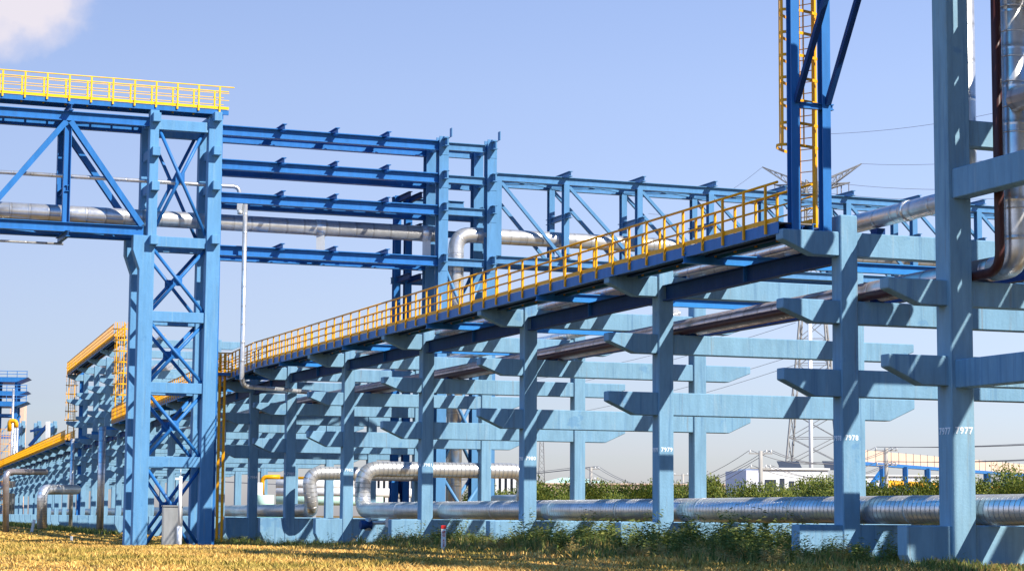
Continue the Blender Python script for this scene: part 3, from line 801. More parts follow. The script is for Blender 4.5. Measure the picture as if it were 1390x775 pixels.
# ------------------------------------------------------------------ foreground bits
def ground_pt(px, py):
    a = ray(px, py); k = 40.0
    for _ in range(60):
        p = CAM + a*k; g = gz(p.x, p.y); k = (g-CAM.z)/a.z if a.z < 0 else 500
    return CAM + a*k
cb = at(233, 739, ZB-6.5); cb.z = gz(cb.x, cb.y)
pm = F/((cb-CAM).dot(fwd))
ce = empty("steel_cabinet", cb, R(12))
wc, hc = 27/pm, 57/pm
MB().box(-wc/2, wc/2, -0.25, 0.3, 0.06, hc).build("cabinet_body", GREYM, ce, bevel=0.015)
dr = MB().box(-wc/2+0.05, wc/2-0.05, -0.268, -0.252, 0.14, hc-0.07).build("door", GREYM, ce, bevel=0.004)
MB().box(wc/2-0.18, wc/2-0.12, -0.3, -0.27, hc*0.5, hc*0.5+0.14).build("handle", GALV, dr)
MB().box(-wc/2-0.04, wc/2+0.04, -0.3, 0.34, hc, hc+0.05).build("roof_plate", GREYM, ce)
MB().box(-wc/2+0.03, wc/2-0.03, -0.2, 0.26, -0.25, 0.06).build("plinth", KERB, ce)
tag(ce, "grey metal cabinet standing in the grass between the trestle tower legs", "cabinet")
wp_ = at(243, 740, ZB-7.6); wp_.z = gz(wp_.x, wp_.y); pm = F/((wp_-CAM).dot(fwd))
we = empty("white_pole", wp_)
MB().tube([(0, 0, -0.2), (0, 0, 30/pm)], 0.11, 12).build("pole_base", WHITE, we)
MB().tube([(0, 0, 30/pm), (0, 0, 98/pm)], 0.075, 12).build("pole_shaft", WHITE, we)
MB().tube([(0, 0, 98/pm), (0, 0, 108/pm)], 0.02, 8).build("lightning_tip", GALV, we)
MB().box(-0.22, 0.0, -0.1, 0.1, 93/pm, 96/pm).build("bracket_arm", WHITE, we)
tag(we, "thin white pole standing right in front of the grey cabinet", "pole")
kp = ground_pt(280, 736)
ko = MB().box(-1.5, 1.5, -0.2, 0.2, -0.1, 0.08).build("kerb_slab", KERB, bevel=0.02); ko.location = kp
tag(ko, "low pale concrete slab in the grass right of the cabinet", "slab")
def marker(px, pyb, pyt, w, label, cap=True, text=None, tilt=0.0, grp=None, dep=None):
    p = ground_pt(px, pyb)
    if dep: p = at(px, pyb, dep); p.z = gz(p.x, p.y)-0.02
    pm = F/((p-CAM).dot(fwd)); h = (pyb-pyt)/pm
    o = empty("marker_post", p); o.rotation_euler = (0, R(tilt), 0)
    b = MB().box(-w/2, w/2, -w/2, w/2, -0.15, h*0.87).build("post_body", WHITE, o, bevel=0.01)
    if cap: MB().box(-w/2-0.006, w/2+0.006, -w/2-0.006, w/2+0.006, h*0.87, h).build("red_cap", RED, o, bevel=0.01)
    if text:
        t1, t2 = text.split()
        number(t1, b, (0.0, -w/2-0.004, h*0.68), (R(90), R(90), 0), w*0.62, RED); number(t2, b, (0.0, -w/2-0.004, h*0.34), (R(90), R(90), 0), w*0.36, RED)
    return tag(o, label, "marker post", grp)
marker(602, 742, 706, 0.16, "white marker post with red cap and red lettering below the large pipe", text="警示 地下管线", dep=69)
marker(327, 733, 725, 0.13, "short white marker stub with orange red cap right of the trestle tower")
marker(346, 736, 729, 0.12, "short white stub with no cap near the red capped one", cap=False)
marker(97, 736, 726, 0.12, "small white stub alone on the lawn left of the trestle tower", cap=False)
marker(139, 726, 720, 0.12, "tiny red capped stub in the shade close to the trestle tower foot")
marker(43, 722, 702, 0.22, "leaning white post at the foot of the far frames, lower left", cap=False, tilt=10)
# small valve assembly below the large pipe
vp = LA(px_u(512, 0.2), 0.2, 0); vp = at(513, 712, (vp-CAM).dot(fwd)); 
va = empty("valve_assembly", vp, -hA)
MB().tube([(-0.75, 0, 0.1), (0.6, 0, 0.1), (0.6, 0, -0.9)], 0.09, 10, 0.25).build("pipe_run", GALV, va)
MB().tube([(-0.45, -0.02, -0.25), (-0.45, -0.02, 0.3)], 0.13, 10).build("valve_body", GALV, va)
MB().tube([(-0.8, 0, 0.0), (-0.3, 0, 0.0)], 0.2, 12).build("motor_cover", NAVY, va)
MB().tube([(0.5, -0.12, 0.1), (0.55, 0.12, 0.1)], 0.22, 14).build("hand_wheel", WHITE, va)
tag(va, "small grey valve and drain line under the large pipe right of column 7982", "valve")
# left low silver goosepost
gp0 = ground_pt(8, 722); gd = (gp0-CAM).dot(fwd)
a1 = at(8, 640, gd); a2 = at(62, 640, gd*1.03)
pipe("gooseneck_pipe", [gp0, a1, a2], 0.26, CLAD_D, "dull brown silver pipe rising from the grass and bending right at far left", bend=0.7, n=14)
for (pxa, pyt, pxb) in ((57, 664, 104),):
    g = at(pxa, 716, gd*0.99); q1 = at(pxa, pyt, gd*0.99); q2 = at(pxb, pyt, gd*1.02)
    pipe("loop_pipe", [g, q1, q2], 0.42, CLAD_R, "fat silver pipe elbow among the far frames at lower left", bend=0.9, n=16)
for pxa, lbx in ((96, "thin"), (136, "stout")):
    tt = on_line(pxa+0.0, P6+rA2*(WL-0.5), dA2); p = P6+rA2*(WL-0.5)+dA2*tt
    pipe("riser_pipe", [(p.x, p.y, -0.1), (p.x, p.y, B0+7.0)], 0.3 if lbx == "stout" else 0.2, CLAD, "%s silver riser standing against the far frames left of the tower" % lbx, n=12)
# ------------------------------------------------------------------ far things
# lattice pylon
DP = 380.0
def pylon(px, pyb, pyt, dep, label):
    base = eyept(px, dep); base = Vector((base.x, base.y, -0.5)); m = dep/F
    o = empty("transmission_tower", base, R(-14))
    H = (hor(px)-pyt)*m*1.0 + EYE
    prof = [(0, 5.6), (0.12, 4.9), (0.30, 3.9), (0.50, 2.7), (0.70, 1.7), (0.80, 1.35), (0.96, 1.05), (1.0, 0.9)]
    def hw(t):
        for (a, wa), (b, wb) in zip(prof[:-1], prof[1:]):
            if a <= t <= b: return wa+(wb-wa)*(t-a)/(b-a)
        return prof[-1][1]
    bm_ = MB()
    ts = [0, .06, .12, .19, .26, .33, .40, .47, .54, .60, .66, .72, .77, .82, .86, .90, .94, .97, 1.0]
    cs = ((-1,-1),(1,-1),(1,1),(-1,1))
    for p in cs:
        lm = MB()
        for a, b in zip(ts[:-1], ts[1:]):
            wa, wb = hw(a), hw(b); lm.bar((p[0]*wa, p[1]*wa, a*H), (p[0]*wb, p[1]*wb, b*H), 0.26, 0.26)
        lm.build("tower_leg", PYL, o)
    for a, b in zip(ts[:-1], ts[1:]):
        wa, wb = hw(a), hw(b)
        for i in range(4):
            p, q = cs[i], cs[(i+1) % 4]
            bm_.bar((p[0]*wa, p[1]*wa, a*H), (q[0]*wb, q[1]*wb, b*H), 0.12, 0.12)
            bm_.bar((q[0]*wa, q[1]*wa, a*H), (p[0]*wb, p[1]*wb, b*H), 0.12, 0.12)
            bm_.bar((p[0]*wa, p[1]*wa, a*H), (q[0]*wa, q[1]*wa, a*H), 0.12, 0.12)
    bm_.build("lattice", PYL, o)
    ends = []
    for sgn in (-1, 1):
        for (t0, t1, L, dz, ins) in ((0.955, 0.99, 9.0, 5.6, False), (0.965, 0.985, 6.9, 1.6, True)):
            mb = MB(); w0 = 1.1; n = 7
            tip = Vector((sgn*L, 0, t0*H+dz))
            for k in range(n):
                a = k/n; b = (k+1)/n
                def P(f, yy, zt):
                    q = Vector((sgn*1.0, yy*w0, zt*H)); return q + (tip-q)*f
                for yy in (-1, 1):
                    for zt in (t0, t1): mb.bar(P(a, yy, zt), P(b, yy, zt), 0.17, 0.17)
                    mb.bar(P(a, yy, t0), P(b, yy, t1), 0.09, 0.09); mb.bar(P(a, yy, t0), P(a, yy, t1), 0.09, 0.09)
                mb.bar(P(a, -1, t0), P(a, 1, t0), 0.09, 0.09); mb.bar(P(a, -1, t0), P(b, 1, t0), 0.09, 0.09); mb.bar(P(a, -1, t1), P(b, 1, t1), 0.09, 0.09)
            mb.build("crossarm", PYL, o)
            ends.append(base + Matrix.Rotation(R(-14), 3, 'Z') @ tip)
            if ins:
                for xx, yy in ((sgn*(L-0.2), -0.3), (sgn*(L-1.6), 0.2), (sgn*(L-2.3), -0.2)):
                    MB().tube([(xx, yy, tip.z-0.2), (xx, yy, tip.z-4.6)], 0.11, 6).build("insulator_string", WIRE, o)
    tag(o, label, "pylon"); return ends
ends = pylon(1106, 655, 236, DP, "tall lattice power pylon with slanting arms rising behind the blue posts")
mp_ = eyept(1101.5, 300); mo = empty("mast", (mp_.x, mp_.y, 0))
MB().tube([(0, 0, -0.5), (0, 0, 30)], 0.3, 10).build("mast_shaft", WHITE, mo); MB().tube([(0, 0, 30), (0, 0, 33)], 0.12, 8).build("mast_tip", GALV, mo)
tag(mo, "white slender mast standing in front of the lattice pylon", "mast")
def lattice_mast(px, pyt, dep, label):
    b = eyept(px, dep); o = empty("mast", (b.x, b.y, 0)); H = (hor(px)-pyt)*dep/F+EYE
    mb = MB(); w = 0.9
    n = 14
    for k in range(n):
        for sx, sy in ((-1,-1),(1,-1),(1,1),(-1,1)):
            wa = w*(1-0.6*k/n); wb = w*(1-0.6*(k+1)/n)
            mb.bar((sx*wa, sy*wa, H*k/n), (sx*wb, sy*wb, H*(k+1)/n), 0.13, 0.13)
            mb.bar((sx*wa, sy*wa, H*k/n), (-sx*wb, sy*wb, H*(k+1)/n), 0.08, 0.08)
    mb.build("lattice", PYL, o); return tag(o, label, "mast")
lattice_mast(735, 600, 420, "thin lattice mast far behind the green roof, right of column 7980")
def hang(a, b, sag, r, label, grp):
    n = 18; pts = []
    for i in range(n+1):
        t = i/n; p = a*(1-t)+b*t; pts.append(p - Vector((0, 0, sag*4*t*(1-t))))
    o0 = pts[0]
    ob = MB().tube([p-o0 for p in pts], r, 4, cap=False).build("power_line", WIRE); ob.location = o0
    return tag(ob, label, "power line", grp)
# transmission lines from the pylon arms (ends: left upper, left lower, right upper, right lower)
far_r = [at(1560, 100, 330), at(1580, 150, 330), at(1600, 210, 330), at(1600, 232, 330), at(1600, 250, 330)]
hang(ends[2], at(1640, 150, 350), 3, 0.035, "thin power line from the pylon's right arm tip to the right edge", "pylon lines")
hang(at(1128, 182, DP), at(1560, 96, 330), 2, 0.035, "highest thin power line crossing the sky between the blue posts and column 7977", "pylon lines")
for k, (y0, y1) in enumerate(((247, 214), (262, 226), (276, 246))):
    hang(at(1120, y0, DP), at(1640, y1, 340), 3, 0.035, "one of the thin parallel power lines low in the sky left of column 7977", "low parallel lines")
hang(ends[0], at(880, 290, 520), 3, 0.035, "thin power line falling leftward from the pylon's left arm tip", "pylon lines")
for k, (y0, y1) in enumerate(((386, 466), (398, 482), (442, 520), (455, 540))):
    hang(at(1080, y0+40, DP), at(560, y1+60, 700), 4, 0.04, "faint power line sloping down left behind the rack's middle beams", "lines behind the rack")
# roadside poles
def pole(px, pyt, dep, label, arms=((0.2, 1.1), (1.6, 1.0))):
    b = eyept(px, dep); H = (hor(px)-pyt)*dep/F+EYE
    o = empty("utility_pole", (b.x, b.y, 0))
    MB().tube([(0, 0, -0.3), (0, 0, H)], 0.19, 8).build("pole_shaft", WOODP, o)
    tips = []
    for dz, w in arms:
        MB().box(-w, w, -0.08, 0.08, H-dz-0.1, H-dz).build("crossarm", WOODP, o)
        for x in (-w*0.9, 0.5*w, w*0.9):
            MB().tube([(x, 0, H-dz), (x, 0, H-dz+0.3)], 0.07, 6).build("insulator", WHITE, o)
            tips.append(Vector((b.x+x, b.y, H-dz+0.3)))
    tag(o, label, "utility pole"); return tips
tp = [pole(802, 634, 270, "small dark utility pole between columns 7980 and 7979"),
      pole(927, 643, 330, "short far utility pole just right of column 7979", ((0.2, 1.4),)),
      pole(1033, 612, 200, "pale utility pole in front of the white building"),
      pole(1204, 608, 205, "utility pole in front of the pipe bridge left of column 7977")]
def span(ta, tb, lbl, grp, sag=1.3):
    for a, b in zip(ta, tb): hang(a, b, sag, 0.028, lbl, grp)
span(tp[0][:4], tp[2][:4], "dark wire sagging between the roadside poles left of the white building", "wires left of the white building", 3.2)
span(tp[2], tp[3], "dark wire sagging between the white building's pole and the pole near column 7977", "wires above the white building", 1.5)
span(tp[3], [Vector((t.x+30, t.y-40, t.z+2.2)) for t in tp[3]], "dark wire running right from the pole near column 7977", "wires to the right edge", 1.0)
span(tp[0][:3], [Vector((t.x-60, t.y+60, t.z-1)) for t in tp[0][:3]], "dark wire running left from the small dark pole", "wires left of the dark pole", 1.5)
# white building
def bldg(name, px0, px1, pyt, dep, label, mat, depth=12, win=(), split=None, roofmat=None, rot=0.0, cat="building"):
    a = eyept(px0, dep); b = eyept(px1, dep); w = (b-a).length; H = (hor(px0)-pyt)*dep/F+EYE
    o = empty(name, (a.x, a.y, 0), rot)
    MB().box(0, w, 0, depth, -0.3, H).build("wall", mat, o)
    MB().box(-0.2, w+0.2, -0.2, depth+0.2, H+0.003, H+0.2).build("parapet", roofmat or mat, o)
    for (x0, x1, z0, z1) in win:
        f = MB().box(x0*w, x1*w, -0.06, 0.05, z0*H, z1*H).build("window", DARKW, o)
        MB().box(x0*w-0.1, x1*w+0.1, -0.1, -0.065, z0*H-0.12, z0*H).build("sill", WHITE, f)
    return o, w, H
o, w, H = bldg("white_building", 1036, 1128, 637, 235, "", WHITE, 9, ((0.03, 0.2, 0.58, 0.84), (0.26, 0.33, 0.55, 0.86), (0.40, 0.48, 0.62, 0.82), (0.56, 0.63, 0.62, 0.82), (0.75, 0.82, 0.62, 0.82), (0.88, 0.95, 0.62, 0.82)), rot=R(10))
MB().box(-1.9, -0.01, 0.1, 8.5, -0.3, H-0.1).build("side_wing", LAV, o); MB().box(-1.3, -0.8, 0.04, 0.09, H*0.62, H*0.76).build("window", DARKW, o)
tag(o, "white flat roofed building with dark windows behind the hedge, foot of the pylon", "building")
for k, pxx in enumerate((1060, 1122)):
    a = at(pxx, 637, 240); so = empty("roof_panel", (a.x, a.y, a.z), R(10))
    MB().add([(0,0,0),(2.6,0,0),(2.6,1.6,1.0),(0,1.6,1.0),(0,0,-0.06),(2.6,0,-0.06),(2.6,1.6,0.94),(0,1.6,0.94)], [(0,1,2,3),(4,7,6,5),(0,4,5,1),(1,5,6,2),(2,6,7,3),(3,7,4,0)]).build("panel_sheet", DARKW, so)
    mbx = MB()
    for x in (0.2, 2.3): mbx.box(x, x+0.08, 1.4, 1.5, -0.9, 0.85); mbx.box(x, x+0.08, 0.1, 0.2, -0.9, 0.0)
    mbx.build("stand", GALV, so)
    tag(so, "dark tilted panel on the white building's roof, %s of the pylon" % ("left half" if k == 0 else "right side"), "solar panel")
# long low pale wall and green roofed hall
o, w, H = bldg("long_wall", 690, 1010, 656.5, 330, "", BEIGE, 0.6)
for i in range(24): MB().box(i*w/24, i*w/24+0.3, -0.12, -0.005, 0, H).build("pier", BEIGE, o)
tag(o, "long low pale boundary wall behind the hedge below the green roof", "wall")
a = eyept(728, 420); b = eyept(838, 420); w = (b-a).length; hh = EYE+(hor(780)-658)*420/F; hr = EYE+(hor(780)-647)*420/F
o = empty("green_roofed_hall", (a.x, a.y, 0))
MB().box(0.5, w-0.5, 0.5, 19.5, -0.3, hh).build("wall", WHITE, o)
MB().add([(-0.5,-0.5,hh),(w+0.5,-0.5,hh),(w+0.5,20.5,hh),(-0.5,20.5,hh),(5,10,hr),(w-7,10,hr)], [(0,1,5,4),(1,2,5),(2,3,4,5),(3,0,4),(3,2,1,0)]).build("roof", MINT, o)
tag(o, "wide hall with a mint green hipped roof far behind column 7980", "hall")
# pipe bridge with salmon parapet at right
def LP(px, dep): p = eyept(px, dep); return Vector((p.x, p.y, 0))
a = LP(1152, 208); b = LP(1480, 290); h, L = loc_frame(a, b)
o = empty("pipe_bridge"); place(o, a, h)
zt_ = EYE+(hor(1180)-613)*216/F
MB().box(-0.3, 0.3, 0, L, zt_-1.15, zt_).build("parapet", BEIGE, o)
for i in range(40): MB().box(0.301, 0.36, i*L/40, i*L/40+0.1, zt_-1.15, zt_+0.1).build("parapet_rib", WOODP, o)
MB().box(-0.5, 0.4, 0, L, zt_-1.5, zt_-1.16).build("girder", STEEL, o)
for i in range(13):
    y = (i+0.5)*L/13
    for x in (-0.4, 2.2): MB().box(x-0.18, x+0.18, y-0.18, y+0.18, -0.3, zt_-1.5).build("post", STEEL, o)
    MB().box(-0.6, 2.6, y-0.13, y+0.13, zt_-3.9, zt_-3.6).build("cross_beam", STEEL, o)
MB().bar((0, 3, zt_-5.2), (0, 10, zt_-1.9), 0.4, 0.4).build("brace", STEEL, o)
tag(o, "blue post pipe bridge with salmon parapet far behind column 7977", "pipe bridge")
def bridge_pt(y, x, z): 
    v = Matrix.Rotation(-h, 3, 'Z') @ Vector((x, y, z)); return a+v
pipe("yellow_pipe", [bridge_pt(10, 0.6, 0), bridge_pt(10, 0.6, zt_-3.2), bridge_pt(L, 0.6, zt_-3.2)], 0.33, YELLOW, "yellow pipe under the salmon parapet of the far pipe bridge", bend=0.6, n=10)
pipe("mint_pipe", [bridge_pt(16, -2.2, zt_-5.6), bridge_pt(L, -2.2, zt_-5.6)], 0.75, MINT, "fat pale mint pipe below the far pipe bridge near column 7977", n=12)
o, w, H = bldg("low_store", 1172, 1300, 646, 290, "", WHITE, 8, ((0.05, 0.12, 0.3, 0.7), (0.3, 0.4, 0.3, 0.7), (0.6, 0.7, 0.3, 0.7)))
tag(o, "low white store behind the hedge under the pipe bridge", "building")
# things glimpsed between the left columns
def striped(px0, px1, pyt, dep, label):
    a = eyept(px0, dep); b = eyept(px1, dep); w = (b-a).length; H = (hor(px0)-pyt)*dep/F+EYE
    o = empty("ribbed_building", (a.x, a.y, 0))
    MB().box(0, w, 0.3, 8, -0.3, H).build("wall", DARKW, o)
    n = max(4, int((px1-px0)/7))
    for i in range(n): MB().box(i*w/n, i*w/n+w/n*0.55, -0.1, 0.29, 1.4, H).build("rib", WHITE, o)
    MB().box(-0.1, w+0.1, -0.2, 8.1, H, H+0.5).build("roof_band", WHITE, o)
    MB().box(-0.1, w+0.1, -0.25, -0.11, 0, 1.4).build("dado", BEIGE, o)
    return tag(o, label, "building")
striped(664, 712, 640, 260, "white ribbed building glimpsed between columns 7981 and 7980")
striped(500, 560, 642, 250, "white ribbed building glimpsed through the frames right of column 7982")
for (px0, px1, py, dep, r, mt, lb) in ((375, 480, 657, 200, 0.5, WHITE, "upper pale pipe"), (375, 560, 668, 190, 0.42, WHITE, "middle pale pipe"), (375, 520, 679, 180, 0.4, MINT, "lowest pale mint pipe"), (380, 560, 649, 205, 0.2, YELLOW, "slim yellow pipe")):
    a = at(px0, py, dep); b = at(px1, py+1, dep)
    o = pipe("far_pipe", [a, b], r, mt, "%s seen low between the left columns 7983 and 7981" % lb, n=10)
    mb = MB()
    for t in (0.1, 0.5, 0.9):
        q = (b-a)*t; mb.box(q.x-0.15, q.x+0.15, q.y-0.15, q.y+0.15, -a.z-0.2, -r*0.9+q.z)
    mb.build("pipe_stand", GALV, o)
a = at(366, 675, 150); o = empty("green_vessel", (a.x, a.y, 0))
MB().tube([(-1.1, 0, 1.15), (1.6, 0, 1.15)], 0.62, 16).build("vessel_shell", GREENP, o)
MB().tube([(-0.3, 0, 1.7), (-0.3, 0, 3.0)], 0.62, 14).build("dome", MINT, o)
MB().box(-0.7, -0.4, -0.2, 0.2, -0.2, 0.6).box(0.8, 1.1, -0.2, 0.2, -0.2, 0.6).build("saddle", WHITE, o)
tag(o, "green vessel with pale dome between the columns right of 7984", "vessel")
pipe("yellow_pipe", [at(356, 672, 152), at(356, 647, 152), at(380, 647, 152)], 0.16, YELLOW, "yellow pipe bend above the green vessel", bend=0.4, n=8)
pipe("white_riser", [at(351, 692, 150), at(351, 655, 150)], 0.3, WHITE, "white wrapped riser just left of the green vessel", n=10)
# plant at the far left edge
def PL(px, dep): p = eyept(px, dep); return Vector((p.x, p.y, 0))
b0 = PL(5, 350); m = 350/F
o = empty("steel_plant_structure", b0, R(8))
zz = [EYE+(696-y)*m for y in (512, 531, 545)]
for x in (-5, -1.6, 1.4):
    for y in (0, 5): MB().box(x-0.25, x+0.25, y-0.25, y+0.25, -0.3, zz[0]).build("column", STEEL, o)
for z in zz:
    MB().add([(-8,-1.5,z),(3.4,-1.5,z),(1.5,-1.5,z-0.8),(-8,-1.5,z-0.8),(-8,6,z),(3.4,6,z),(1.5,6,z-0.8),(-8,6,z-0.8)], [(0,3,2,1),(4,5,6,7),(0,1,5,4),(1,2,6,5),(2,3,7,6),(3,0,4,7)]).build("deck", STEEL, o)
for zz_ in (6, 10, 14, 17.5):
    for y in (0, 5): MB().box(-6, 1.8, y-0.16, y+0.16, zz_, zz_+0.45).build("beam", STEEL, o)
    MB().bar((-1.6, 0, zz_-3.6), (1.4, 0, zz_), 0.2, 0.2).build("brace", STEEL_L, o)
for z in zz:
    for q in (0.5, 1.0): MB().tube([(-8, -1.5, z+q), (3.3, -1.5, z+q)], 0.06, 6).build("handrail", STEEL, o)
    for x in (-2, 0, 1.6, 3.2): MB().box(x-0.05, x+0.05, -1.55, -1.45, z, z+1.0).build("rail_post", STEEL, o)
for i in range(4): MB().bar((-5, 0, 2+i*4.5), (-1.6, 0, 6+i*4.5), 0.2, 0.2).build("brace", STEEL, o)
tag(o, "blue three deck steel structure at the far left edge", "plant structure")
lf = ladder("caged_ladder", 14, 2.0, hoop=1.3, w=1.4, hoop_step=1.2); q = PL(3, 340); lf.location = (q.x, q.y, 1); lf.rotation_euler = (0, 0, R(8))
tag(lf, "yellow caged ladder at the far left edge below the blue decks", "ladder")
for k, pxx in enumerate((13, 16.5, 20)):
    q = PL(pxx, 335); pipe("silver_riser", [(q.x, q.y, 0), (q.x, q.y, EYE+(696-(573 if k else 527))*335/F)], 0.2, CLAD, "%s of the thin silver risers below the blue decks at far left" % ("tallest", "second", "rightmost")[k], n=8)
o, w, H = bldg("beige_building", 9, 28, 546, 420, "", BEIGE, 2.5, ((0.5, 0.7, 0.5, 0.6), (0.5, 0.7, 0.3, 0.4), (0.5, 0.7, 0.1, 0.2)))
tag(o, "tall beige building behind the silver risers at far left", "building")
q0 = PL(14, 330)
pipe("yellow_pipe", [at(13, 585, 330), at(13, 571, 330), at(22, 571, 330), at(22, 580, 330)], 0.35, YELLOW, "small yellow pipe bend on top of the silver risers at far left", bend=0.5, n=8)
for k, pxx in enumerate((24, 45, 66)):
    q = PL(pxx, 372); f = rack_frame(None); place(f, q, hA2+R(90)); f.scale = (1.3, 1.3, 1.85)
    tag(f, "distant pale blue rack frame above the lower left walkway, %s one" % ("leftmost", "middle", "rightmost")[k], "rack frame", "distant frames at far left")
sj = empty("slanting_conveyor", (0, 0, 0)); 
MB().bar(at(40, 605, 345), at(66, 575, 345), 0.5, 0.5).build("boom", NAVY, sj); MB().bar(at(41, 585, 345), at(66, 580, 345), 0.35, 0.35).build("strut", NAVY, sj); MB().bar(at(65, 600, 345), at(65, 572, 345), 0.6, 0.6).build("mast", WHITE, sj)
tag(sj, "dark slanting boom with pale mast above the lower left walkway", "conveyor")

# ------------------------------------------------------------------ hedge trees
def crown_mesh(r, rx, rz, n, leaf, seed):
    g = random.Random(seed); mb = MB()
    lobes = [(Vector((g.uniform(-rx*0.6, rx*0.6), g.uniform(-rx*0.6, rx*0.6), g.uniform(0.3, 1.0)*rz)), g.uniform(0.42, 0.68)*rx) for _ in range(11)]
    for i in range(n):
        c, lr = g.choice(lobes)
        d = Vector((g.gauss(0, 1), g.gauss(0, 1), g.gauss(0, 1))).normalized()
        p = c + d*lr*(g.random()**0.35)*g.uniform(0.85, 1.12)
        if p.z < 0.15: p.z = 0.15+g.random()*0.4
        a = Vector((g.gauss(0, 1), g.gauss(0, 1), g.gauss(0, 1))).normalized(); b = a.orthogonal().normalized()
        s = leaf*g.uniform(0.6, 1.3)
        mb.add([p-a*s*0.6, p+b*s*0.35, p+a*s*0.7, p-b*s*0.35], [(0, 1, 2, 3)])
    return mb
tp_ = []
for v in range(4):
    t = empty("hedge_tree")
    cr = crown_mesh(1, 2.3, 2.5, 7200, 0.16, 50+v).build("crown", LEAF, t); cr.location.z = 0.7
    tm = MB(); tm.tube([(0, 0, -0.2), (0.05, 0, 0.9), (0.0, 0.1, 1.9)], 0.11, 7).tube([(0.05, 0, 0.9), (0.7, 0.1, 2.0)], 0.06, 6).tube([(0.05, 0, 0.9), (-0.6, -0.2, 2.1)], 0.06, 6)
    tm.build("trunk", BARK, t); tp_.append(t)
hl = 0
hx = [640+i*15.5 for i in range(60)]
for i, px in enumerate(hx):
    px += rng.uniform(-6, 6); dep = 150+rng.uniform(-4, 8) - 0.02*(px-650)
    p = eyept(px, dep)
    t = tp_[i] if i < 4 else copy_tree(tp_[i % 4])
    t.location = (p.x, p.y, -0.1); t.rotation_euler = (0, 0, rng.uniform(0, 6.28)); s = rng.uniform(0.84, 1.1)*0.98; t.scale = (s*0.72, s*0.72, s)
    if px > 1390: lb = "rounded shrubby tree at the right end of the hedge row"
    elif px > 1172: lb = "rounded green tree of the hedge row right of column 7978"
    elif px > 912: lb = "rounded green tree of the hedge row between columns 7979 and 7978"
    else: lb = "rounded green tree of the hedge row left of column 7979"
    tag(t, lb, "tree", lb.replace("rounded green tree", "trees").replace("rounded shrubby tree", "trees"))
for px, dep, sc_, lb in ((1124, 140, 1.0, "taller bushy tree beside column 7978 in front of the white building"), (1378, 138, 1.15, "taller feathery tree near the right edge above the hedge")):
    t = copy_tree(tp_[1]); p = eyept(px, dep); t.location = (p.x, p.y, -0.1); t.scale = (sc_*0.75, sc_*0.75, sc_*1.05)
    for kx in ("group",):
        if kx in t: del t[kx]
    tag(t, lb, "tree")
mw = MB()
g = random.Random(3)
# ------------------------------------------------------------------ ground
nx, ny = 60, 90
vs = []; fs = []
xs_ = [-60+120*i/nx for i in range(nx+1)]
ys_ = [25+ (140)*j/ny for j in range(ny+1)]
gn = random.Random(5)
for y in ys_:
    for x in xs_: vs.append((x, y, gz(x, y)+0.035*math.sin(x*0.9+y*0.31)+0.03*math.sin(x*0.37-y*0.7)))
for j in range(ny):
    for i in range(nx): a_ = j*(nx+1)+i; fs.append((a_, a_+1, a_+nx+2, a_+nx+1))
# skirt to the horizon
n0 = len(vs)
zf = -0.04
ring = [(-60, 25), (60, 25), (60, 165), (-60, 165)]
out = [(-5000, -300), (5000, -300), (5000, 6000), (-5000, 6000)]
edge = [[i for i in range(nx+1)], [j*(nx+1)+nx for j in range(ny+1)], [ny*(nx+1)+nx-i for i in range(nx+1)], [(ny-j)*(nx+1) for j in range(ny+1)]]
for x, y in out: vs.append((x, y, 0.2 if y < 0 else -0.04))
for e in range(4):
    b0_, b1_ = n0+e, n0+(e+1) % 4
    fs.append(tuple([b0_, b1_] + edge[e][::-1]))
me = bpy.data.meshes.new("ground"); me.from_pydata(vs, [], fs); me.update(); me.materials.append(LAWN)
go = bpy.data.objects.new("ground", me); COL.objects.link(go); struct(go)

import numpy as np
nr = np.random.default_rng(11)
def gzn(x, y):
    t = np.clip((y-72)/30.0, 0, 1); t = t*t*(3-2*t)
    return 0.46*(1-t) + 0.02*t + 0.035*np.sin(x*0.9+y*0.31)+0.03*np.sin(x*0.37-y*0.7)
def blades(name, x, y, hgt, wid, lean, mat):
    n = len(x); z = gzn(x, y)
    az = nr.uniform(0, 6.283, n); la_ = nr.uniform(0, 6.283, n); ln = lean*hgt*nr.uniform(0.2, 1.2, n)
    dx, dy = np.cos(az)*wid, np.sin(az)*wid
    V = np.empty((n, 5, 3), np.float32)
    lx, ly = np.cos(la_)*ln, np.sin(la_)*ln
    V[:, 0] = np.stack([x-dx, y-dy, z-0.03], 1); V[:, 1] = np.stack([x+dx, y+dy, z-0.03], 1)
    V[:, 2] = np.stack([x+dx*0.7+lx*0.35, y+dy*0.7+ly*0.35, z+hgt*0.6], 1); V[:, 3] = np.stack([x-dx*0.7+lx*0.35, y-dy*0.7+ly*0.35, z+hgt*0.6], 1)
    V[:, 4] = np.stack([x+lx, y+ly, z+hgt], 1)
    base = (np.arange(n)*5)[:, None]
    q = base+np.array([0, 1, 2, 3]); t = base+np.array([3, 2, 4])
    loops = np.concatenate([q, t], 1).ravel().astype(np.int32)
    starts = np.empty((n, 2), np.int32); starts[:, 0] = np.arange(n)*7; starts[:, 1] = starts[:, 0]+4
    me = bpy.data.meshes.new(name); me.vertices.add(n*5); me.vertices.foreach_set("co", V.ravel())
    me.loops.add(len(loops)); me.loops.foreach_set("vertex_index", loops)
    me.polygons.add(n*2); me.polygons.foreach_set("loop_start", starts.ravel())
    me.update(calc_edges=True); me.validate()
    me.materials.append(mat); ob = bpy.data.objects.new(name, me); COL.objects.link(ob); return ob
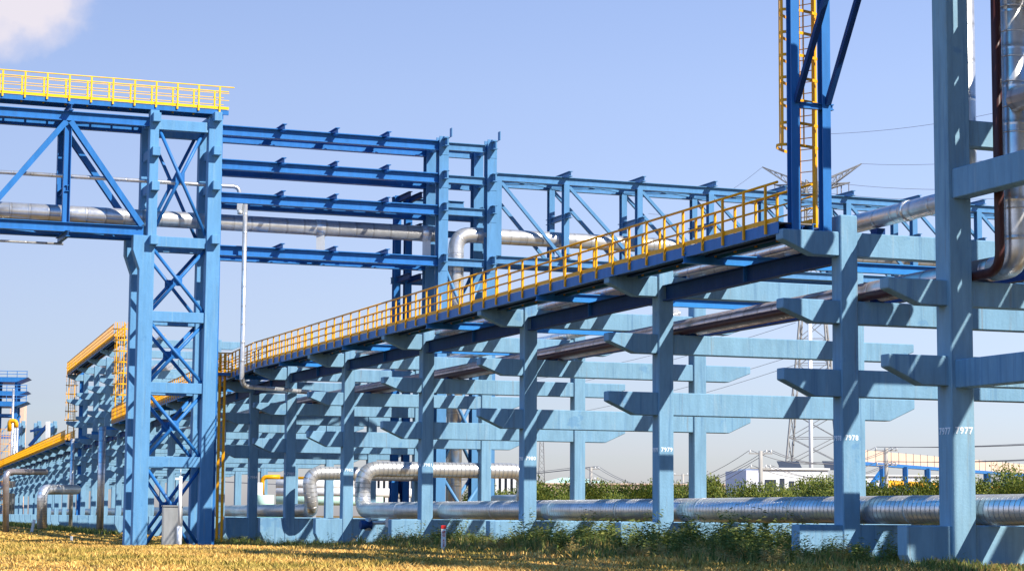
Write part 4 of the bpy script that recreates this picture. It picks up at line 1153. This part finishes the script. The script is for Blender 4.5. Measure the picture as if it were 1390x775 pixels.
# lawn: density falls with distance
n = 210000
dep = 36*np.exp(nr.uniform(0, 1, n)*math.log(115/36.0))
ang = nr.uniform(-0.265, 0.265, n)
x = dep*np.tan(ang); y = dep
fn = np.sin(x*0.8+1.3*np.sin(y*0.35))*np.sin(y*0.5+x*0.2)
keep = nr.uniform(0, 1, n) < 0.75+0.25*fn
x, y = x[keep], y[keep]
d2 = 108*np.exp(nr.uniform(0, 1, 60000)*math.log(250/108.0)); a2_ = nr.uniform(-0.262, 0.02, 60000)
nnear = len(x)
x = np.concatenate([x, d2*np.tan(a2_)]); y = np.concatenate([y, d2])
hg = nr.uniform(0.04, 0.12, len(x))*(1+0.35*np.sin(x*0.45+y*0.21))
stuff(blades("lawn_grass", x, y, hg, nr.uniform(0.010, 0.022, len(x))*np.where(np.arange(len(x)) < nnear, 1.0, 3.2), 1.1, GRASS), "dry golden lawn grass with greener patches in the foreground", "grass")
# rough growth along the foot of the rack
def along(px0, px1, w0, w1, n):
    u0, u1 = sorted((px_u(px0, -1), px_u(px1, -1)))
    u = nr.uniform(u0, u1, n); w = nr.uniform(w0, w1, n)
    bx = P8.x + dA.x*u + rA.x*w; by = P8.y + dA.y*u + rA.y*w
    return bx, by
X = []; Y = []; Hh = []
for (a0, a1, w0, w1, n, h0, h1) in ((560, 830, -3.4, 0.6, 4200, 0.15, 0.5), (730, 1075, -3.2, 0.3, 4600, 0.18, 0.6), (1060, 1250, -3.6, -0.5, 3200, 0.12, 0.45), (300, 480, -3.0, 0.5, 3200, 0.12, 0.4), (470, 600, -2.8, 0.5, 2600, 0.12, 0.4), (1240, 1420, -3.2, -0.5, 2200, 0.1, 0.3), (300, 1400, -4.8, -2.4, 12000, 0.08, 0.25)):
    bx, by = along(a0, a1, w0, w1, n)
    cl = np.clip(0.5+0.8*np.sin(bx*1.7+by*0.9)*np.sin(by*1.1-bx*0.6)+nr.normal(0, 0.25, n), 0.12, 1.15)
    X.append(bx); Y.append(by); Hh.append((h0+(h1-h0)*cl)*nr.uniform(0.7, 1.1, n))
X = np.concatenate(X); Y = np.concatenate(Y); Hh = np.concatenate(Hh)
sel = nr.uniform(0, 1, len(X))
stuff(blades("wild_grass", X[sel < 0.6], Y[sel < 0.6], Hh[sel < 0.6], nr.uniform(0.012, 0.03, int((sel < 0.6).sum())), 0.45, WEED), "tall rough green weeds along the foot of the frames", "weeds")
stuff(blades("dry_wild_grass", X[sel >= 0.6], Y[sel >= 0.6], Hh[sel >= 0.6]*0.9, nr.uniform(0.01, 0.024, int((sel >= 0.6).sum())), 0.55, DRYW), "tall dry straw coloured weeds mixed into the green ones", "weeds")
# leafy wild plants scattered through the rough growth: one mass nobody could count
def weed_variant(seed):
    g = random.Random(seed); mb = MB(); h = g.uniform(0.35, 1.0)
    for st in range(g.randint(3, 6)):
        a = g.uniform(0, 6.28); sp_ = g.uniform(0.05, 0.28)*h*1.3; tip = Vector((math.cos(a)*sp_, math.sin(a)*sp_, h*g.uniform(0.55, 1.0)))
        sdv = Vector((-math.sin(a), math.cos(a), 0))*0.006
        mb.add([sdv, -sdv, tip], [(0, 1, 2)])
        for k in range(g.randint(13, 24)):
            t = g.uniform(0.15, 1.0); c = tip*t
            d = Vector((g.gauss(0, 1), g.gauss(0, 1), g.uniform(-0.2, 0.9))).normalized(); e = d.orthogonal().normalized(); l = g.uniform(0.10, 0.24)*(1.25-0.75*t)
            mb.add([c, c+d*l*0.5+e*l*0.085, c+d*l-Vector((0, 0, l*0.2)), c+d*l*0.5-e*l*0.085], [(0, 1, 2, 3)])
    return mb
WV = [weed_variant(300+i) for i in range(9)]
def scatter(name, mat, label, zones, seed):
    g = random.Random(seed); big = MB()
    for (a0, a1, w0, w1, n, s0, s1_) in zones:
        bx, by = along(a0, a1, w0, w1, n)
        for X_, Y_ in zip(bx, by):
            if math.sin(X_*1.9+Y_*0.8)+g.gauss(0, 0.6) < -0.25: continue
            v = g.choice(WV); sc_ = g.uniform(s0, s1_); ca, sa_ = math.cos(g.random()*6.28), 0; an = g.random()*6.28; ca = math.cos(an)*sc_; sa_ = math.sin(an)*sc_
            z0 = gz(X_, Y_)
            big.add([(X_+ca*x-sa_*y, Y_+sa_*x+ca*y, z0+z*sc_) for x, y, z in v.v], v.f)
    stuff(big.build(name, mat), label, "weeds")
scatter("wild_plants", WEED, "leafy green wild plants crowding the foot of the numbered frames", ((560, 760, -3.0, 0.3, 230, 0.7, 1.4), (735, 900, -2.8, 0.2, 330, 0.8, 1.7), (905, 1075, -2.8, 0.0, 380, 0.8, 1.8), (1070, 1240, -3.2, -0.8, 220, 0.6, 1.3), (300, 560, -2.6, 0.3, 200, 0.6, 1.0), (1240, 1400, -2.8, -0.6, 40, 0.3, 0.6)), 77)
scatter("dry_wild_plants", DRYW, "dry tan wild plants in front of the green ones along the frames", ((560, 1240, -4.2, -1.0, 480, 0.4, 0.95), (300, 560, -3.6, -0.5, 160, 0.3, 0.6), (1230, 1400, -4.0, -1.0, 70, 0.3, 0.5)), 78)
# far-left undergrowth
p_ = np.array([(P6+dA2*t+rA2*w)[:2] for t, w in zip(nr.uniform(40, 200, 4000), nr.uniform(-5, -2.5, 4000))])
stuff(blades("low_weeds", p_[:, 0], p_[:, 1], nr.uniform(0.15, 0.6, 4000), nr.uniform(0.02, 0.05, 4000), 0.5, WEED), "low green weeds along the foot of the far frames at left", "weeds")
# individual plants
def leafy(name, p, h, spread, n, leaf, seed, label, mat=WEED, stems=7, cat="plant"):
    g = random.Random(seed); o = empty(name, p); sm = MB(); lm = MB()
    for s in range(stems):
        a = g.uniform(0, 6.28); tip = Vector((math.cos(a)*spread*g.random(), math.sin(a)*spread*g.random(), h*g.uniform(0.6, 1.0)))
        mid = Vector((tip.x*0.35, tip.y*0.35, tip.z*0.55))
        sm.tube([(0, 0, -0.05), mid, tip], 0.012, 5)
        for k in range(n//stems):
            t = g.uniform(0.12, 1.0); c = (mid*(t/0.55) if t < 0.55 else mid+(tip-mid)*((t-0.55)/0.45))
            d = Vector((g.gauss(0, 1), g.gauss(0, 1), g.uniform(0.0, 1.1))).normalized(); sd = d.orthogonal().normalized(); l = leaf*g.uniform(0.6, 1.2)*(1.15-0.5*t)
            lm.add([c, c+d*l*0.5+sd*l*0.16, c+d*l-Vector((0, 0, l*0.15)), c+d*l*0.5-sd*l*0.16], [(0, 1, 2, 3)])
    sm.build("stem", mat, o); lm.build("foliage", mat, o); return tag(o, label, cat)
leafy("leafy_plant", ground_pt(1257, 768), 0.62, 0.30, 260, 0.30, 1, "dark spiky plant in front of the light blue ground beam left of column 7977", stems=9)
leafy("leafy_plant", ground_pt(1368, 770), 0.75, 0.35, 170, 0.14, 2, "sparse thin stemmed weed at the right edge beside the ground beam", stems=6)
leafy("shrub", ground_pt(470, 735), 0.95, 0.45, 700, 0.17, 3, "round green shrub at the foot of column 7982", stems=14, cat="shrub")
leafy("leafy_plant", ground_pt(1122, 755), 1.05, 0.35, 190, 0.18, 4, "tall dark weed in front of the shaded ground beam left of column 7978", stems=4)
leafy("leafy_plant", ground_pt(1172, 757), 1.15, 0.45, 260, 0.17, 5, "branching weed right of column 7978 foot", stems=6)
leafy("shrub", ground_pt(1165, 766), 0.5, 0.5, 500, 0.15, 6, "low bright yellow green bush below column 7978", mat=leafmat("bright leaves", (0.16, 0.22, 0.03), (0.22, 0.28, 0.05), (0.30, 0.33, 0.08)), stems=12, cat="shrub")
for k, (px, py, h_) in enumerate(((965, 752, 1.6), (978, 753, 1.85), (990, 752, 1.65), (1003, 752, 1.4), (1018, 754, 1.6), (1040, 755, 1.3))):
    leafy("tall_weed", ground_pt(px, py), h_, 0.16, 200, 0.22, 20+k, "tall dark upright weed right of column 7979, %s of its clump" % ("leftmost", "second from left", "third from left", "fourth from left", "fifth from left", "rightmost")[k], stems=3)["group"] = "tall weeds right of column 7979"
for k, (px, py, h_) in enumerate(((850, 748, 1.2), (868, 749, 1.25), (880, 749, 1.0), (835, 749, 1.1))):
    leafy("reed_clump", ground_pt(px, py), h_, 0.35, 170, 0.4, 40+k, "dark reed clump left of column 7979, %s" % ("third from the right", "second from the right", "nearest the column", "farthest from the column")[k], stems=6)["group"] = "reeds left of column 7979"

# ------------------------------------------------------------------ light and sky
SV = (dA*1.0 - rA*0.66 + Vector((0, 0, -1.04))).normalized()   # travel direction of sunlight
el = math.asin(-SV.z); azs = math.atan2(-SV.x, -SV.y)           # towards the sun, from +Y clockwise
sd = bpy.data.lights.new("sun", 'SUN'); so = bpy.data.objects.new("sun", sd); COL.objects.link(so)
sd.energy = 5.0; sd.angle = R(0.5); sd.color = (1.0, 0.94, 0.85)
so.rotation_euler = SV.to_track_quat('-Z', 'Y').to_euler()
W = bpy.data.worlds.new("World"); sc.world = W; W.use_nodes = True
nt = W.node_tree; L = nt.links.new; bg = nt.nodes["Background"]
sky = nt.nodes.new("ShaderNodeTexSky"); sky.sky_type = 'NISHITA'; sky.sun_disc = False
sky.sun_elevation = el; sky.sun_rotation = -azs; sky.altitude = 20; sky.air_density = 1.0; sky.dust_density = 0.6; sky.ozone_density = 4.0
bg.inputs[1].default_value = 0.110
tc = nt.nodes.new("ShaderNodeTexCoord")
cdir = ray(18, -14).normalized()
dt = nt.nodes.new("ShaderNodeVectorMath"); dt.operation = 'DISTANCE'; dt.inputs[1].default_value = cdir; L(tc.outputs["Generated"], dt.inputs[0])
cn = nt.nodes.new("ShaderNodeTexNoise"); cn.inputs["Scale"].default_value = 55; cn.inputs["Detail"].default_value = 7; L(tc.outputs["Generated"], cn.inputs["Vector"])
mr = nt.nodes.new("ShaderNodeMath"); mr.operation = 'MULTIPLY_ADD'; mr.inputs[1].default_value = -0.036; L(cn.outputs["Fac"], mr.inputs[0]); L(dt.outputs["Value"], mr.inputs[2])
cr_ = ramp(nt, mr.outputs[0], [(0.0, (0.9,)*3), (0.002, (0.9,)*3), (0.009, (0.45,)*3), (0.02, (0,)*3)])
mx = nt.nodes.new("ShaderNodeMix"); mx.data_type = 'RGBA'; L(cr_.outputs[0], mx.inputs[0])
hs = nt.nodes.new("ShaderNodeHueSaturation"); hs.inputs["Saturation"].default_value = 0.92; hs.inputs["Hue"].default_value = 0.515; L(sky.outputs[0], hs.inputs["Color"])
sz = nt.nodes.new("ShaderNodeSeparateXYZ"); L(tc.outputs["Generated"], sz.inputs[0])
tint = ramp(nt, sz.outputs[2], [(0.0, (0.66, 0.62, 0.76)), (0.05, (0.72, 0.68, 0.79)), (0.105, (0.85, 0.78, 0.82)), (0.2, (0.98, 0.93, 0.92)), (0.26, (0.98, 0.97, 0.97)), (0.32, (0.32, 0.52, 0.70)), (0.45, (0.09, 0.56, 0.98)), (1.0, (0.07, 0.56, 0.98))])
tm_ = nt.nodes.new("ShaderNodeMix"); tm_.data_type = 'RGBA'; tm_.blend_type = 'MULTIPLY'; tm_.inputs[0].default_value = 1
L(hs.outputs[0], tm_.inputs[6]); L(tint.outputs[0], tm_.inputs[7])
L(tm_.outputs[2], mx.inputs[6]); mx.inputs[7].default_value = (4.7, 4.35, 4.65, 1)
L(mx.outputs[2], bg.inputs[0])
vs_ = sc.view_settings; vs_.view_transform = 'Standard'; vs_.look = 'None'; vs_.exposure = 0.80; vs_.gamma = 1.0; vs_.use_curve_mapping = False
sc.cycles.max_bounces = 6; sc.cycles.diffuse_bounces = 3; sc.cycles.glossy_bounces = 3; sc.cycles.transmission_bounces = 2
print("objects", len(bpy.data.objects), "sun el", math.degrees(el), "az", math.degrees(azs))
